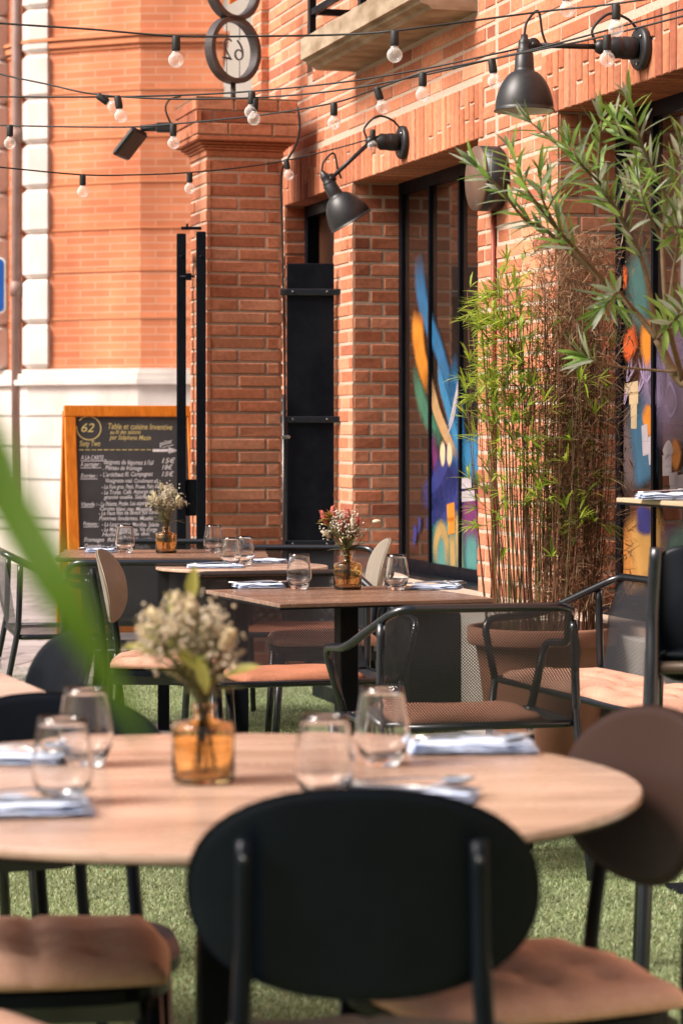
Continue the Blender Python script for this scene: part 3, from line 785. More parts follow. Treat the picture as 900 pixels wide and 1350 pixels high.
# cable down the pillar's right side
b = MB(); b.tube(spline([at(392, 140, 12.7), at(395, 165, 12.7), at(390, 190, 12.72), at(378, 212, 12.75), at(371, 232, 12.78), at(372, 300, 12.78), at(374, 420, 12.78), at(376, 560, 12.78), at(378, 720, 12.78), at(379, 900, 12.78)], 6), .006, 8)
tag(b.build('cable', M['rubber']), 'thin black cable hanging down the right edge of the pillar', 'cable')

# open gate leaf to the left of the pillar
gt = thing('gate', 'tall black steel gate leaf folded open beside the brick pillar', 'gate', at(252, 898, 12.35), R(2))
gt.location.z = 0; S = 12.35 / FPX
b = MB(); b.bbox(((239 - 252) * S, 0, 1.12), (.046, .05, 2.23), .004); b.build('upright', M['black'], gt)
b = MB(); b.bbox(((265 - 252) * S, .0, 1.12), (.048, .05, 2.25), .004); b.build('upright', M['black'], gt)
b = MB(); b.bbox(((239 - 252) * S - .01, .34, 1.12), (.03, .6, .05), .004); b.bbox(((239 - 252) * S - .01, .34, .15), (.03, .6, .05), .004); b.bbox(((239 - 252) * S - .01, .34, 2.19), (.03, .6, .05), .004); b.bbox(((239 - 252) * S - .01, .62, 1.12), (.03, .04, 2.2), .004); b.build('leaf_frame', M['black'], gt)
b = MB(); b.bbox((.0, 0, 2.262), (.10, .04, .014), .003); b.tube([(-.02, 0, 2.255), (-.02, 0, 2.285)], .006, 8); b.build('top_hinge', M['black'], gt)
b = MB(); b.bbox((0, .01, CAMZ - (656 - 571) * S), (.05, .04, .18), .004); b.build('lock_box', M['black'], gt)
b = MB(); b.bbox((-.012, -.03, CAMZ - (365 - 571) * S), (.03, .02, .035), .003); b.tube([(-.055, -.035, CAMZ + 206 * S), (.02, -.035, CAMZ + 206 * S)], .005, 8); b.build('catch', M['black'], gt)
b = MB()
for x in (239, 265): b.lathe([(0, 0), (.007, 0), (.006, .004), (0, .005)], 10, ((x - 252) * S, -.025, 2.12), Matrix.Rotation(R(90), 3, 'X'))
b.build('bolt', M['black'], gt)

# black steel panel closing the gap between pillar and wall
sp = thing('steel_panel', 'tall matt black steel panel with two straps filling the gap beside the pillar', 'panel', at(409, 800, 12.42))
sp.location.z = 0; S = 12.42 / FPX; zz = lambda y: CAMZ - (y - 571) * S
b = MB(); b.bbox((0, 0, (zz(347) + .12) / 2), (.234, .012, zz(347) - .12), .003); b.build('sheet', M['black'], sp)
for y in (385, 553):
    b = MB(); b.bbox(((411 - 409) * S, -.016, zz(y)), (.312, .016, .032), .003); b.bbox(((451 - 409) * S, -.012, zz(y)), (.014, .03, .05), .003); b.bbox(((374 - 409) * S, -.016, zz(y)), (.02, .03, .026), .003); b.build('strap', M['tube'], sp)
for y in (385, 553, 717):
    for x in (-.085, .085): b = MB(); b.lathe([(0, 0), (.008, 0), (.007, .005), (0, .006)], 10, (x, -.024, zz(y)), Matrix.Rotation(R(90), 3, 'X')); b.build('bolt', M['tube'], sp)
b = MB(); b.bbox((0, -.014, zz(717)), (.25, .02, .035), .003); b.build('strap', M['tube'], sp)
b = MB(); b.tube([((374 - 409) * S, -.03, .05), ((374 - 409) * S, -.03, zz(520))], .009, 10); b.build('bolt_rod', M['tube'], sp)
b = MB(); b.bbox(((377 - 409) * S, -.04, zz(576)), (.04, .02, .016), .002); b.build('latch', M['steel'], sp)

# ================================================================== FAR BUILDINGS
K0 = Vector((-1.93, 24.0)); dl = Vector((-.91, .41)).normalized(); dr_ = Vector((1, -.03)).normalized(); dl2 = Vector((-.62, .78)).normalized()
P1 = K0 + dl * 1.20; P2 = K0 + dr_ * .80; P3 = P1 + dl2 * 2.6
fb = thing('corner_building', 'orange brick corner building with white stone quoins across the street', 'building', (K0.x, K0.y, 0))
def off(poly, d):
    n = len(poly); out = []
    for i in range(n):
        a, b, c = poly[i - 1], poly[i], poly[(i + 1) % n]
        n1 = Vector(((b - a).y, -(b - a).x)).normalized(); n2 = Vector(((c - b).y, -(c - b).x)).normalized()
        k = (n1 + n2); k = k / max(.3, k.dot(n1)); out.append(b + k * d)
    return [(p.x, p.y) for p in out]
fpoly = [p - K0 for p in (P3, P1, K0, P2, P2 + Vector((-.5, 7)), P3 + Vector((0, 5)))]
S24 = 24 / FPX; fz = lambda y: CAMZ + (571 - y) * S24
b = MB(); b.prism([(p.x, p.y) for p in fpoly], 1.8, 8.6); b.build('brick_wall', M['farbrick'], fb)
b = MB(); b.prism(off(fpoly, .07), -.03, 1.72)
for z0, z1, d in ((1.72, 1.77, .12), (1.77, 1.83, .09), (1.83, 1.875, .05), (.32, .36, .09)): b.prism(off(fpoly, d), z0, z1)
b.build('stone_base', M['stonetrim'], fb)
b = MB()
for z in (.42, .80, 1.12, 1.42): b.prism(off(fpoly, .073), z - .010, z + .010)
b.build('base_joint', M['concrete'], fb)
b = MB()
for y in (418, 355, 299, 238, 178, 116): b.prism(off(fpoly, .010), fz(y) - .010, fz(y) + .010)
for y, d, h in ((60, .015, .02), (52, .04, .05), (44, .06, .03)): b.prism(off(fpoly, d), fz(y) - h / 2, fz(y) + h / 2)
b.build('brick_band', M['farline'], fb)
def quoin(corner, da, db, la, lb):
    mb = MB(); c = corner - K0; z = 1.88; k = 0
    na = Vector((-da.y, da.x)); nb = Vector((-db.y, db.x)); ctr = Vector((0, 3))
    if na.dot(ctr) > 0: na = -na
    if nb.dot(ctr) > 0: nb = -nb
    kk = (na + nb); kk = kk / max(.3, kk.dot(na))
    while z < 8.4:
        h = .44; g = .06; a = la; e = lb; d = .05
        pts = [c + da * a, c + da * a + na * d, c + kk * d, c + db * e + nb * d, c + db * e]
        ins = [c + da * (a - g * .4), c + da * (a - g * .4) + na * (d - g * .6), c + kk * (d - g * .6), c + db * (e - g * .4) + nb * (d - g * .6), c + db * (e - g * .4)]
        if k >= 0:
            lo = [(p.x, p.y, z + .005) for p in ins]; m1 = [(p.x, p.y, z + .045) for p in pts]; m2 = [(p.x, p.y, z + h - .045) for p in pts]; hi = [(p.x, p.y, z + h - .005) for p in ins]
            n = 5; vs = lo + m1 + m2 + hi; fs = [tuple(range(n)), tuple(range(3 * n, 4 * n))]
            for l in range(3):
                for i in range(n): fs.append((l * n + i, l * n + (i + 1) % n, (l + 1) * n + (i + 1) % n, (l + 1) * n + i))
            mb.add(vs, fs)
        z += h; k += 1
    return mb
quoin(P1, -dl, dl2, .20, .10).build('quoin', M['stonetrim'], fb)
q2 = P1 + dl2 * .36
mb = MB(); z = 1.88
while z < 8.4:
    c = q2 + dl2 * .55 - K0; mb.bbox((c.x, c.y, z + .22), (.30, .9, .43), .04, Matrix.Rotation(math.atan2(dl2.y, dl2.x) - R(90), 3, 'Z')); z += .44
mb.build('quoin', M['stonetrim'], fb)
b = MB(); c = P1 + dl2 * .17 + Vector((-.06, -.05)) - K0; b.tube([(c.x, c.y, .4), (c.x, c.y, 8.4)], .05, 12)
for z in (2.6, 4.1, 5.6): b.tube([(c.x, c.y, z), (c.x, c.y, z + .14)], .062, 12)
b.build('drainpipe', M['drain'], fb)

ph = thing('pale_house', 'pale sunlit house front in the gap behind the ring sign', 'building', (-.6, 36, 0))  # added house wall standing in for white sky glow in the gap
b = MB(); b.box((.2, 2, 5.5), (6.0, 4, 11)); b.build('wall', M['cream'], ph)
b = MB(); b.box((.2, 1.9, 11.1), (6.4, 4.6, .2)); b.build('roof', M['terracotta'], ph)
b = MB()
for x in (-1.6, .2, 1.9):
    for z in (1.2, 8.2): b.box((x, -.01, z), (.9, .06, 1.5))
b.build('shutter', M['beige'], ph)
# street front on the left, known from its reflection in the restaurant window
lf = thing('street_front', 'cream street front with a dark ground floor, mirrored in the restaurant window', 'building', (-7.0 - 24 * .978, 26.0 + 24 * .208, 0), R(-102))
b = MB(); b.box((-3, 12, 1.55), (6, 24, 3.1)); b.build('shopfront', M['darkshop'], lf)
b = MB(); b.box((-3, 12, 5.4), (5.9, 24, 4.6)); b.build('wall', M['cream'], lf)
b = MB()
for k in range(8): b.box((-.03, 1.6 + k * 3, 5.3), (.06, 1.0, 1.9))
b.build('shutter', M['beige'], lf)
# blue road sign at the left edge
rs_ = thing('road_sign', 'blue square road sign with white border at the far left edge', 'road sign', (at(-29, 571, 18).x, 18, -.03))
S18 = 18 / FPX
def rrect(w_, h_, r_, n=6):
    out = []
    for cx, cy, a0 in ((w_ / 2 - r_, h_ / 2 - r_, 0), (-w_ / 2 + r_, h_ / 2 - r_, 90), (-w_ / 2 + r_, -h_ / 2 + r_, 180), (w_ / 2 - r_, -h_ / 2 + r_, 270)):
        for k in range(n + 1):
            a = R(a0 + 90 * k / n); out.append((cx + r_ * math.cos(a), cy + r_ * math.sin(a)))
    return out
def plate(mb, poly, y0, y1, cz, mi=0):
    n = len(poly); vs = [(x, y0, cz + z) for x, z in poly] + [(x, y1, cz + z) for x, z in poly]
    mb.add(vs, [tuple(range(n)), tuple(range(2 * n - 1, n - 1, -1))] + [(i, n + i, n + (i + 1) % n, (i + 1) % n) for i in range(n)], mi=mi)
zs = CAMZ + (571 - 376) * S18 + .03
b = MB(); plate(b, rrect(.405, .405, .04), -.03, -.025, zs); b.build('border', M['white'], rs_)
b = MB(); plate(b, rrect(.375, .375, .03), -.034, -.0305, zs); b.build('face', M['blue'], rs_)
b = MB(); b.tube([(0, 0, 0), (0, 0, zs + .22)], .025, 12); b.build('post', M['drain'], rs_)

# ================================================================== CHALKBOARD
cbz = CAMZ + (571 - 534) / FPX * 14
cb = thing('chalkboard', 'orange framed A-board chalk menu standing on the street', 'menu board', (0, 0, 0), R(16))
CBL = Vector((at(84, 534, 14.2).x, 14.2, -.03)); cb.location = CBL
BW, BH = .775, cbz + .03; lean = .24
tilt = math.atan2(lean, BH)
def bpt(lx, lz, ly=0):   # lx from the left outer edge, lz up along the board, ly out of the board
    return Vector((lx, -lean + lz * math.sin(tilt) - ly * math.cos(tilt), lz * math.cos(tilt) - ly * math.sin(tilt)))
rotb = Matrix.Rotation(-tilt, 3, 'X'); LH = BH / math.cos(tilt)
def bbar(mb, lx0, lx1, z0, z1, th=.028): mb.bbox(bpt((lx0 + lx1) / 2, (z0 + z1) / 2), (lx1 - lx0, th, z1 - z0), .004, rotb)
b = MB(); bbar(b, 0, .065, 0, LH - .066); bbar(b, BW - .065, BW, 0, LH - .066); bbar(b, 0, BW, LH - .065, LH); bbar(b, .066, BW - .066, .16, .22)
b.build('frame', M['orange_wood'], cb)
b = MB(); b.bbox(bpt(BW / 2, (.22 + LH - .065) / 2, -.004), (BW - .12, .012, LH - .28), .001, rotb); slate = b.build('slate', M['slate'], cb)
b = MB(); rb2 = Matrix.Rotation(tilt, 3, 'X')
for x in (.03, BW - .03): b.bbox((x, lean * .52 + .03, BH * .49), (.06, .026, LH * .98), .004, rb2)
b.bbox((BW / 2, lean * .85, .3), (BW - .12, .022, .06), .003, rb2)
b.bbox((BW / 2, lean * .5 + .02, BH * .5), (BW - .12, .008, LH * .8), .001, rb2)
b.build('rear_frame', M['orange_wood'], cb)
mes = {'w': [], 'y': []}
def btxt(s, px, py, px1, size_px, k='w', rot=0):
    lx = (px - 84 - .085 * (py - 534)) / 226; lz = LH - (py - 534) / 232; wd = (px1 - px) / 226
    T = Matrix.Translation(bpt(lx, lz, .0035)) @ Matrix.Rotation(-tilt, 4, 'X') @ Matrix.Rotation(R(90), 4, 'X') @ Matrix.Rotation(R(rot + rnd.uniform(-1.2, 1.2)), 4, 'Z')
    mes[k].append(text_mesh(s, size_px / 226 * 1.35, 'tmp', None, None, T, shear=.28, width=wd, offset=.0002))
def bline(px0, py0, px1, py1, wpx, k='w'):
    me = bpy.data.meshes.new('tmp'); pts = []
    for px, py, s in ((px0, py0, -1), (px1, py1, -1), (px1, py1, 1), (px0, py0, 1)):
        pts.append(bpt((px - 84 - .085 * (py - 534)) / 226, LH - (py + s * wpx / 2 - 534) / 232, .0035))
    me.from_pydata(pts, [], [(0, 1, 2, 3)]); mes[k].append(me)
btxt('62', 107, 569, 124, 12, 'y'); btxt('Table et cuisine Inventive', 142, 565, 226, 8, 'y'); btxt('au fil des saisons', 146, 572, 186, 6, 'y'); btxt('par Stéphane Mazin', 146, 579, 200, 6.5, 'y'); btxt('Sixty Two', 107, 588, 134, 7.5, 'y')
for k in range(12): bline(107 + k * 8, 593, 113 + k * 8, 593, 1, 'y')
n = 26
me = bpy.data.meshes.new('tmp'); vs = []
for k in range(n + 1):
    a = R(140 - 330 * k / n)
    for rr_ in (15.0, 16.4): vs.append(bpt((118 + rr_ * math.cos(a) - 84 - .085 * 30) / 226, LH - (564 - rr_ * math.sin(a) - 534) / 232, .0035))
me.from_pydata(vs, [], [(2 * k, 2 * k + 1, 2 * k + 3, 2 * k + 2) for k in range(n)]); mes['y'].append(me)
bline(203, 594, 226, 594, 3.6); bline(224, 590.5, 235, 594, 1.5); bline(224, 597.5, 235, 594, 1.5)
for k in range(5): bline(224 + k * 2, 594, 226 + k * 2.1, 594, 8 - k * 1.6)
btxt('goûter', 212, 588, 230, 6, 'w', 14); bline(216, 590, 230, 586.5, .8)
for s, x0, y, x1, h in (('A LA CARTE', 110, 606, 140, 6.2), ('A partager :', 110, 615, 137, 6), ("Beignets de légumes à l'ail", 140, 612, 205, 6.4), ('15€', 214, 611, 232, 7),
        ('. Plateau de fromage', 139, 619.5, 190, 6), ('18€', 215, 619.5, 229, 6.5), ('Entrées :', 111, 630, 133, 5.6), ("- L'artichaut fil. Campagnac", 136, 629, 205, 6.2), ('15€', 215, 628.5, 231, 6.5),
        ('Vinaigrette miel. Condiment ail...', 143, 636.5, 214, 5.4), ("- Le Foie gras. Petit. Prune. Pain d'épice 17", 139, 645, 230, 5.8), ('- La Truite. Café. Asperge ail...', 139, 652.5, 210, 5.8), ('granité oseille. Salsifis', 143, 658.5, 200, 5.4),
        ('Viande :', 113, 667.5, 134, 5.4), ('- La Palette. Potée. Les aspergins 18', 136, 668, 212, 5.8), ('Carotte blanc nav. Mogette', 138, 673.5, 205, 5.2), ('- Le Faux filet de Boeuf. jus corsé', 137, 680, 215, 5.6), ('Pommes fondantes. Moelle', 138, 686.5, 208, 5.6),
        ('Poissons :', 118, 693.5, 138, 5.6), ('- La Langoustine. Morilles. Salade', 142, 694.5, 216, 5.6), ("- Le Maigre. Asperge. Vin d'orge", 142, 701.5, 214, 5.6), ('Hollandaise du duc', 143, 708, 205, 5.6), ('Fromages', 120, 714.5, 146, 5.6), ('Rôti. Plus de pain', 150, 715, 208, 5.4),
        ('Desserts :', 121, 723, 146, 5.6), ('- La Fraise. Basilic', 150, 724, 206, 5.4)):
    btxt(s, x0, y, x1, h)
for x0, x1, y in ((110, 141, 607.8), (110, 137, 617), (111, 133, 631.8), (114, 130, 669), (119, 138, 695.2)): bline(x0, y, x1, y, .8)
import bmesh
for k, mt, nm in (('w', M['chalk'], 'white_lettering'), ('y', M['chalky'], 'yellow_lettering')):
    bm = bmesh.new()
    for me in mes[k]: bm.from_mesh(me)
    me = bpy.data.meshes.new(nm); bm.to_mesh(me); bm.free(); mesh_obj(nm, me, mt, slate)

# ================================================================== STRING LIGHTS
def string_light(label, path, bulbs, r=.0032):
    t = thing('string_lights', label, 'string lights', (0, 0, 0), 0, 'strings of clear globe bulbs over the terrace')
    P = [at(*p) for p in path]; t.location = P[0]; o = P[0]
    sp_ = spline([p - o for p in P], 10)
    b = MB(); b.tube(sp_, r, 6); b.build('cable', M['rubber'], t)
    for (px, py, D, tl) in bulbs:
        p = at(px, py, D) - o; rt = Matrix.Rotation(R(tl), 3, 'Y')
        b = MB(); b.lathe([(0, .006), (.010, .006), (.013, 0), (.0135, -.035), (.011, -.042), (0, -.042)], 12, p, rt); so = b.build('socket', M['rubber'], t)
        g = MB(); prof = [(.0105, -.040), (.012, -.046)] + [(.0235 * math.sin(R(a)), -.068 + .0235 * math.cos(R(a))) for a in range(35, 180, 12)] + [(0, -.0915)]
        g.lathe(prof, 20, p, rt); g.build('globe', M['bulbglass'], so)
        f = MB(); f.tube([p + rt @ Vector((x, 0, z)) for x, z in ((-.004, -.045), (-.003, -.06), (0, -.074), (.003, -.06), (.004, -.045))], .0008, 5); f.build('filament', M['filament'], so)
string_light('topmost string of clear bulbs sagging across the whole photo', [(-80, 22, 7.6), (0, 30, 7.6), (120, 38, 7.6), (232, 47, 7.6), (350, 47, 7.6), (450, 45, 7.6), (520, 40, 7.5), (620, 27, 7.5), (720, 14, 7.5), (812, 4, 7.4), (960, -18, 7.3)],
             [(232, 49, 7.6, 0), (520, 42, 7.5, 0), (745, -18, 7.5, -5), (812, 7, 7.4, 0)])
string_light('string of bulbs starting high at left edge and crossing above the pillar cap', [(-80, 75, 9.4), (0, 97, 9.3), (60, 110, 9.2), (128, 124, 9.1), (230, 130, 9.0), (340, 128, 8.9), (450, 118, 8.7), (560, 98, 8.5), (650, 77, 8.3), (760, 50, 8.1), (960, -5, 8)],
             [(130, 126, 9.1, -55), (336, 131, 8.9, 3)])
string_light('nearly level string of bulbs just above the flood light', [(-80, 126, 9.2), (0, 127, 9.2), (150, 127, 9.1), (300, 122, 9.0), (450, 108, 8.8), (560, 90, 8.7), (640, 73, 8.6), (700, 60, 8.6)],
             [(155, 128, 9.0, -10), (332, 122, 8.9, 3)])
string_light('string of bulbs rising from left edge to the black dome lamp at upper right', [(-80, 160, 10.2), (13, 165, 10), (160, 167, 9.8), (228, 163, 9.7), (345, 151, 9.3), (440, 135, 9), (497, 116, 8.7), (557, 96, 8.3), (645, 78, 8.0), (720, 63, 7.8), (800, 46, 7.6), (960, 5, 7.4)],
             [(13, 166, 10, 0), (228, 165, 9.7, -2), (440, 137, 9, 0), (497, 116, 8.7, -16), (557, 97, 8.3, 0), (648, 79, 8.0, -8), (800, 48, 7.6, 0)])
string_light('lowest string of bulbs running to the tilted wall lamp', [(-80, 212, 10.2), (0, 220, 10.2), (109, 230, 10.4), (180, 230, 10.8), (250, 227, 11.1), (320, 220, 11.3), (377, 211, 11.4), (440, 196, 11.4), (497, 180, 11.35)],
             [(109, 231, 10.4, 0), (250, 228, 11.1, 0), (377, 211, 11.4, -10), (491, 172, 11.3, 0)])

# ================================================================== FURNITURE
# ---- cushion
def cushion_mesh(w_, d_, h_, z0, tuft=True, n=22, sq=4.0, wav=.004, seed=1, cy=0):
    mb = MB(); rr_ = random.Random(seed); ph1, ph2 = rr_.uniform(0, 6), rr_.uniform(0, 6)
    top = []; bot = []
    def shape(a, b):
        # map square to superellipse-like rounded square
        x = a * math.sqrt(1 - b * b * .16); y = b * math.sqrt(1 - a * a * .16); return x * w_ / 2, y * d_ / 2
    for j in range(n + 1):
        for i in range(n + 1):
            a = -1 + 2 * i / n; b = -1 + 2 * j / n; x, y = shape(a, b)
            e = max(abs(a), abs(b)); edge = (1 - e ** 6) ** .5
            z = h_ * (.45 + .55 * edge)
            if tuft:
                for tx in (-.5, .0, .5):
                    for ty in (-.5, .0, .5):
                        q = ((a - tx) ** 2 + (b - ty) ** 2) / .018; z -= h_ * .42 * math.exp(-q)
                z -= h_ * .12 * (math.exp(-((abs(a) - .0) / .05) ** 2) + math.exp(-((abs(b) - .0) / .05) ** 2))
            z += wav * (math.sin(5 * a + ph1) * math.cos(4 * b + ph2))
            top.append(Vector((x, y + cy, z0 + z))); bot.append(Vector((x, y + cy, z0 + h_ * .12 * (1 - edge))))
    m = n + 1; fs = []
    for j in range(n):
        for i in range(n):
            q = j * m + i; fs.append((q, q + 1, q + m + 1, q + m)); o_ = m * m; fs.append((o_ + q, o_ + q + m, o_ + q + m + 1, o_ + q + 1))
    def side(ids):
        for a, b in zip(ids[:-1], ids[1:]): fs.append((a, m * m + a, m * m + b, b))
    side([i for i in range(m)]); side([i * m + n for i in range(m)]); side([n * m + i for i in range(n, -1, -1)]); side([i * m for i in range(n, -1, -1)])
    mb.add(top + bot, fs, smooth=True); return mb
# ---- oval back chair: origin on the floor under the seat centre, facing +y
def oval_shell(a_, b_, cz, curve, th, lean_, y0, sq=2.25):
    mb = MB(); nr, na = 8, 48
    def P(r, k, side):
        w_ = 2 * math.pi * k / na; c, s = math.cos(w_), math.sin(w_)
        x = a_ * r * math.copysign(abs(c) ** (2 / sq), c); z = b_ * r * math.copysign(abs(s) ** (2 / sq), s)
        return Vector((x, y0 + curve * x * x - lean_ * z + side * (th if r < .985 else th * .35), cz + z))
    rad = [0, .2, .4, .6, .75, .88, .96, 1.0]
    for side in (.5, -.5):
        base = len(mb.v); vs = []; fs = []
        for r_ in rad:
            for k in range(na): vs.append(P(r_, k, side))
        for i in range(len(rad) - 1):
            for k in range(na):
                j = (k + 1) % na; f = (i * na + k, i * na + j, (i + 1) * na + j, (i + 1) * na + k); fs.append(f if side < 0 else f[::-1])
        mb.add(vs, fs, smooth=True)
    n1 = (len(rad) - 1) * na; n2 = len(rad) * na + n1
    fs = [(n1 + k, n1 + (k + 1) % na, n2 + (k + 1) % na, n2 + k) for k in range(na)]
    for f in fs: mb.f.append(list(f)); mb.c.append(None); mb.mi.append(0); mb.uv.append(None); mb.sm.append(True)
    return mb
def make_oval_chair(label, shell_mat, cush):
    t = thing('bistro_chair', label, 'chair', (0, 0, 0), 0, 'oval backed bistro chairs')
    bk_ = oval_shell(.207, .128, .718, .85, .014, .20, -.235).build('backrest', shell_mat, t)
    for s in (-1, 1):
        b = MB(); b.tube(spline([(s * .185, -.265, 0), (s * .165, -.225, .25), (s * .150, -.215, .44), (s * .138, -.232, .62), (s * .134, -.262, .785)], 5), [.012] * 5 + [.012] * 11 + [.010] * 5, 10); b.build('rear_leg', M['black_soft'], t)
        b = MB(); b.tube([(s * .185, .20, 0), (s * .165, .170, .425)], [.012, .017], 10); b.build('front_leg', M['tube'], t)
        b = MB(); b.lathe([(0, 0), (.0045, 0), (.004, .003), (0, .004)], 14, (s * .134, -.272, .765), Matrix.Rotation(R(90), 3, 'X')); b.build('bolt', M['tube'], bk_)
    b = MB(); poly = [(x * .205 * 1.0, y * .205) for x, y in [(math.copysign(abs(math.cos(a)) ** .55, math.cos(a)), math.copysign(abs(math.sin(a)) ** .55, math.sin(a))) for a in [2 * math.pi * k / 40 for k in range(40)]]]
    b.prism(poly, .422, .442); b.build('seat', M['black_soft'], t)
    b = MB()
    for y in (-.19, .16): b.box((0, y, .405), (.30, .02, .032))
    for x in (-.155, .155): b.box((x, -.015, .405), (.02, .33, .032))
    b.build('apron', M['tube'], t)
    if cush is not None: cushion_mesh(.415, .415, .045, .4425, seed=3).build('cushion', cush, t)
    return t
GOC = 'oval backed bistro chairs'
C1 = make_oval_chair('black oval-backed chair in the foreground with its back to the viewer', M['black_soft'], M['cushion_grey'])
C1.location = (.030, 3.115, 0); C1.rotation_euler[2] = R(-1.5)
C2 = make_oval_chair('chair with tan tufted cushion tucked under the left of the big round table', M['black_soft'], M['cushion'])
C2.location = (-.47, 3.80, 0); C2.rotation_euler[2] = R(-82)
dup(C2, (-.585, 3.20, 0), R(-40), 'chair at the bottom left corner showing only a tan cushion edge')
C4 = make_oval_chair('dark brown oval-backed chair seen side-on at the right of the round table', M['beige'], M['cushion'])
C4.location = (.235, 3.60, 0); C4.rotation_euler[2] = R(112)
m_, nt_, b_n = new_mat('dark_brown_shell'); b_n.inputs['Specular IOR Level'].default_value = .2; b_n.inputs['Base Color'].default_value = (.030, .015, .011, 1); b_n.inputs['Roughness'].default_value = .42
for ch in C4.children:
    if ch.name.startswith('backrest'): ch.data.materials[0] = m_
G = make_oval_chair('blue-black oval chair facing the viewer behind the wine glasses at far left', M['black_soft'], None)
G.scale = (1, 1, .95); G.location = (-.47, 4.06, 0); G.rotation_euler[2] = R(188)
dup(C1, (-.775, 5.03, 0), R(112), 'small dark oval chair between the green leaf and the left-hand square table')
dup(C1, (-.93, 5.80, 0), R(-70), 'chair cut by the left photo edge above the orange-lit table corner')
Pch = make_oval_chair('beige-backed chair seen in profile behind the blurred green leaf', M['beige'], M['cushion_sofa'])
Pch.location = (-.585, 8.71, 0); Pch.rotation_euler[2] = R(-94)
dup(Pch, (-.075, 9.62, 0), R(96), 'cream-lit chair turned sideways behind the pink flowers')

# ---- club chair with woven mesh: origin on floor under back centre, facing +y
def mesh_panel(mb, poly_uv, fn):
    pass
def grid_panel(P, nu=10, nv=6):
    mb = MB(); vs = []; uvs = []
    for j in range(nv + 1):
        for i in range(nu + 1):
            a, b = i / nu, j / nv; p = P(a, b); vs.append(p)
    su = sum((vs[i + 1] - vs[i]).length for i in range(nu)); sv = sum((vs[(j + 1) * (nu + 1)] - vs[j * (nu + 1)]).length for j in range(nv))
    fs = []; uv = []
    for j in range(nv):
        for i in range(nu):
            q = j * (nu + 1) + i; fs.append((q, q + 1, q + nu + 2, q + nu + 1))
            uv.append([(i / nu * su, j / nv * sv), ((i + 1) / nu * su, j / nv * sv), ((i + 1) / nu * su, (j + 1) / nv * sv), (i / nu * su, (j + 1) / nv * sv)])
    mb.add(vs, fs, uv=uv, smooth=True); return mb
def make_club(label, hw=.27, cush='one', cmat=None, name='mesh_armchair', cat='armchair', group='black mesh armchairs'):
    t = thing(name, label, cat, (0, 0, 0), 0, group)
    ts = hw - .022; sh = hw + .035; am = hw + .065; sl = hw + .012
    rt_ = .0125
    top = [(-am, .36, .605), (-am + .005, .40, .60)]
    path = [(-sl, .385, .43), (-am, .405, .625), (-sh - .025, .20, .640), (-ts, -.055, .765), (ts, -.055, .765), (sh + .025, .20, .640), (am, .405, .625), (sl, .385, .43)]
    b = MB(); b.tube(fillet(path, .05, 6), rt_, 12); b.build('arm_frame', M['tube'], t)
    for s in (-1, 1):
        b = MB(); b.tube([(s * sl, .385, .43), (s * (sl + .012), .43, 0)], [.0125, .011], 10); b.build('leg', M['tube'], t)
        b = MB(); b.tube(spline([(s * (ts + .030), .008, .722), (s * sl, .0, .50), (s * sl, -.01, .42), (s * (sl + .01), -.095, 0)], 6), .0125, 10); b.build('leg', M['tube'], t)
    b = MB(); b.tube(fillet([(-sl, .0, .43), (-sl, .385, .43), (sl, .385, .43), (sl, .0, .43), (-sl, .0, .43)], .04, 5), .011, 10); b.build('seat_frame', M['tube'], t)
    def PB(a, v):
        x = -1 + 2 * a
        wd = (sl - .01) * (1 - v) + (ts - .0) * v
        if .35 < v < .9: wd += .03 * math.sin((v - .35) / .55 * math.pi)
        z = .435 + (.755 - .435) * v
        y = -.052 * v - .035 * (1 - x * x) * (.4 + .6 * (1 - abs(2 * v - 1)))
        return Vector((x * wd, y, z))
    grid_panel(PB, 12, 8).build('back_mesh', M['mesh'], t)
    grid_panel(lambda a, v: Vector(((-1 + 2 * a) * (sl - .008), .0 + v * .385, .434 - .018 * math.sin(math.pi * a) * math.sin(math.pi * v))), 10, 8).build('seat_mesh', M['mesh'], t)
    if cush == 'one':
        cushion_mesh(.44, .36, .038, .425, tuft=False, seed=5, wav=.005, cy=.20).build('cushion', cmat or M['cushion'], t)
    if cush == 'two':
        for s in (-1, 1):
            o = cushion_mesh(hw * .98, .38, .045, .425, seed=5 + s, wav=.006, cy=.20).build('cushion', cmat or M['cushion'], t); o.location.x = s * hw * .5
    return t
M1 = make_club('large black mesh armchair in sharp focus with its back to the viewer', .275, 'one', M['cushion_dark'])
M1.location = (.385, 7.0, 0); M1.rotation_euler[2] = R(15)
M3 = make_club('black mesh armchair behind the square table, orange cushion, facing the viewer', .305, 'one', M['cushion_rust'])
M3.location = (-.215, 8.58, 0); M3.rotation_euler[2] = R(196)
N2_ = make_club('black mesh armchair without cushion, back to viewer, behind the beige chair', .30, None)
N2_.location = (-.73, 9.42, 0); N2_.rotation_euler[2] = R(2)
dup(N2_, (-1.36, 10.35, 0), R(-78), 'mesh armchair standing left of the menu-board table beside the street')
dup(M3, (-.16, 10.55, 0), R(176), 'mesh armchair with rust cushion in front of the brick pillar and steel panel')
dup(N2_, (-.72, 11.15, 0), R(178), 'mesh armchair on the far side of the table, its top rail before the menu board')
M2 = make_club('two-seat black mesh bench with tan cushions standing along the wall', .60, 'two', M['cushion_sofa'], 'mesh_bench', 'bench', None)
M2.location = (1.075, 7.90, 0); M2.rotation_euler[2] = R(109)

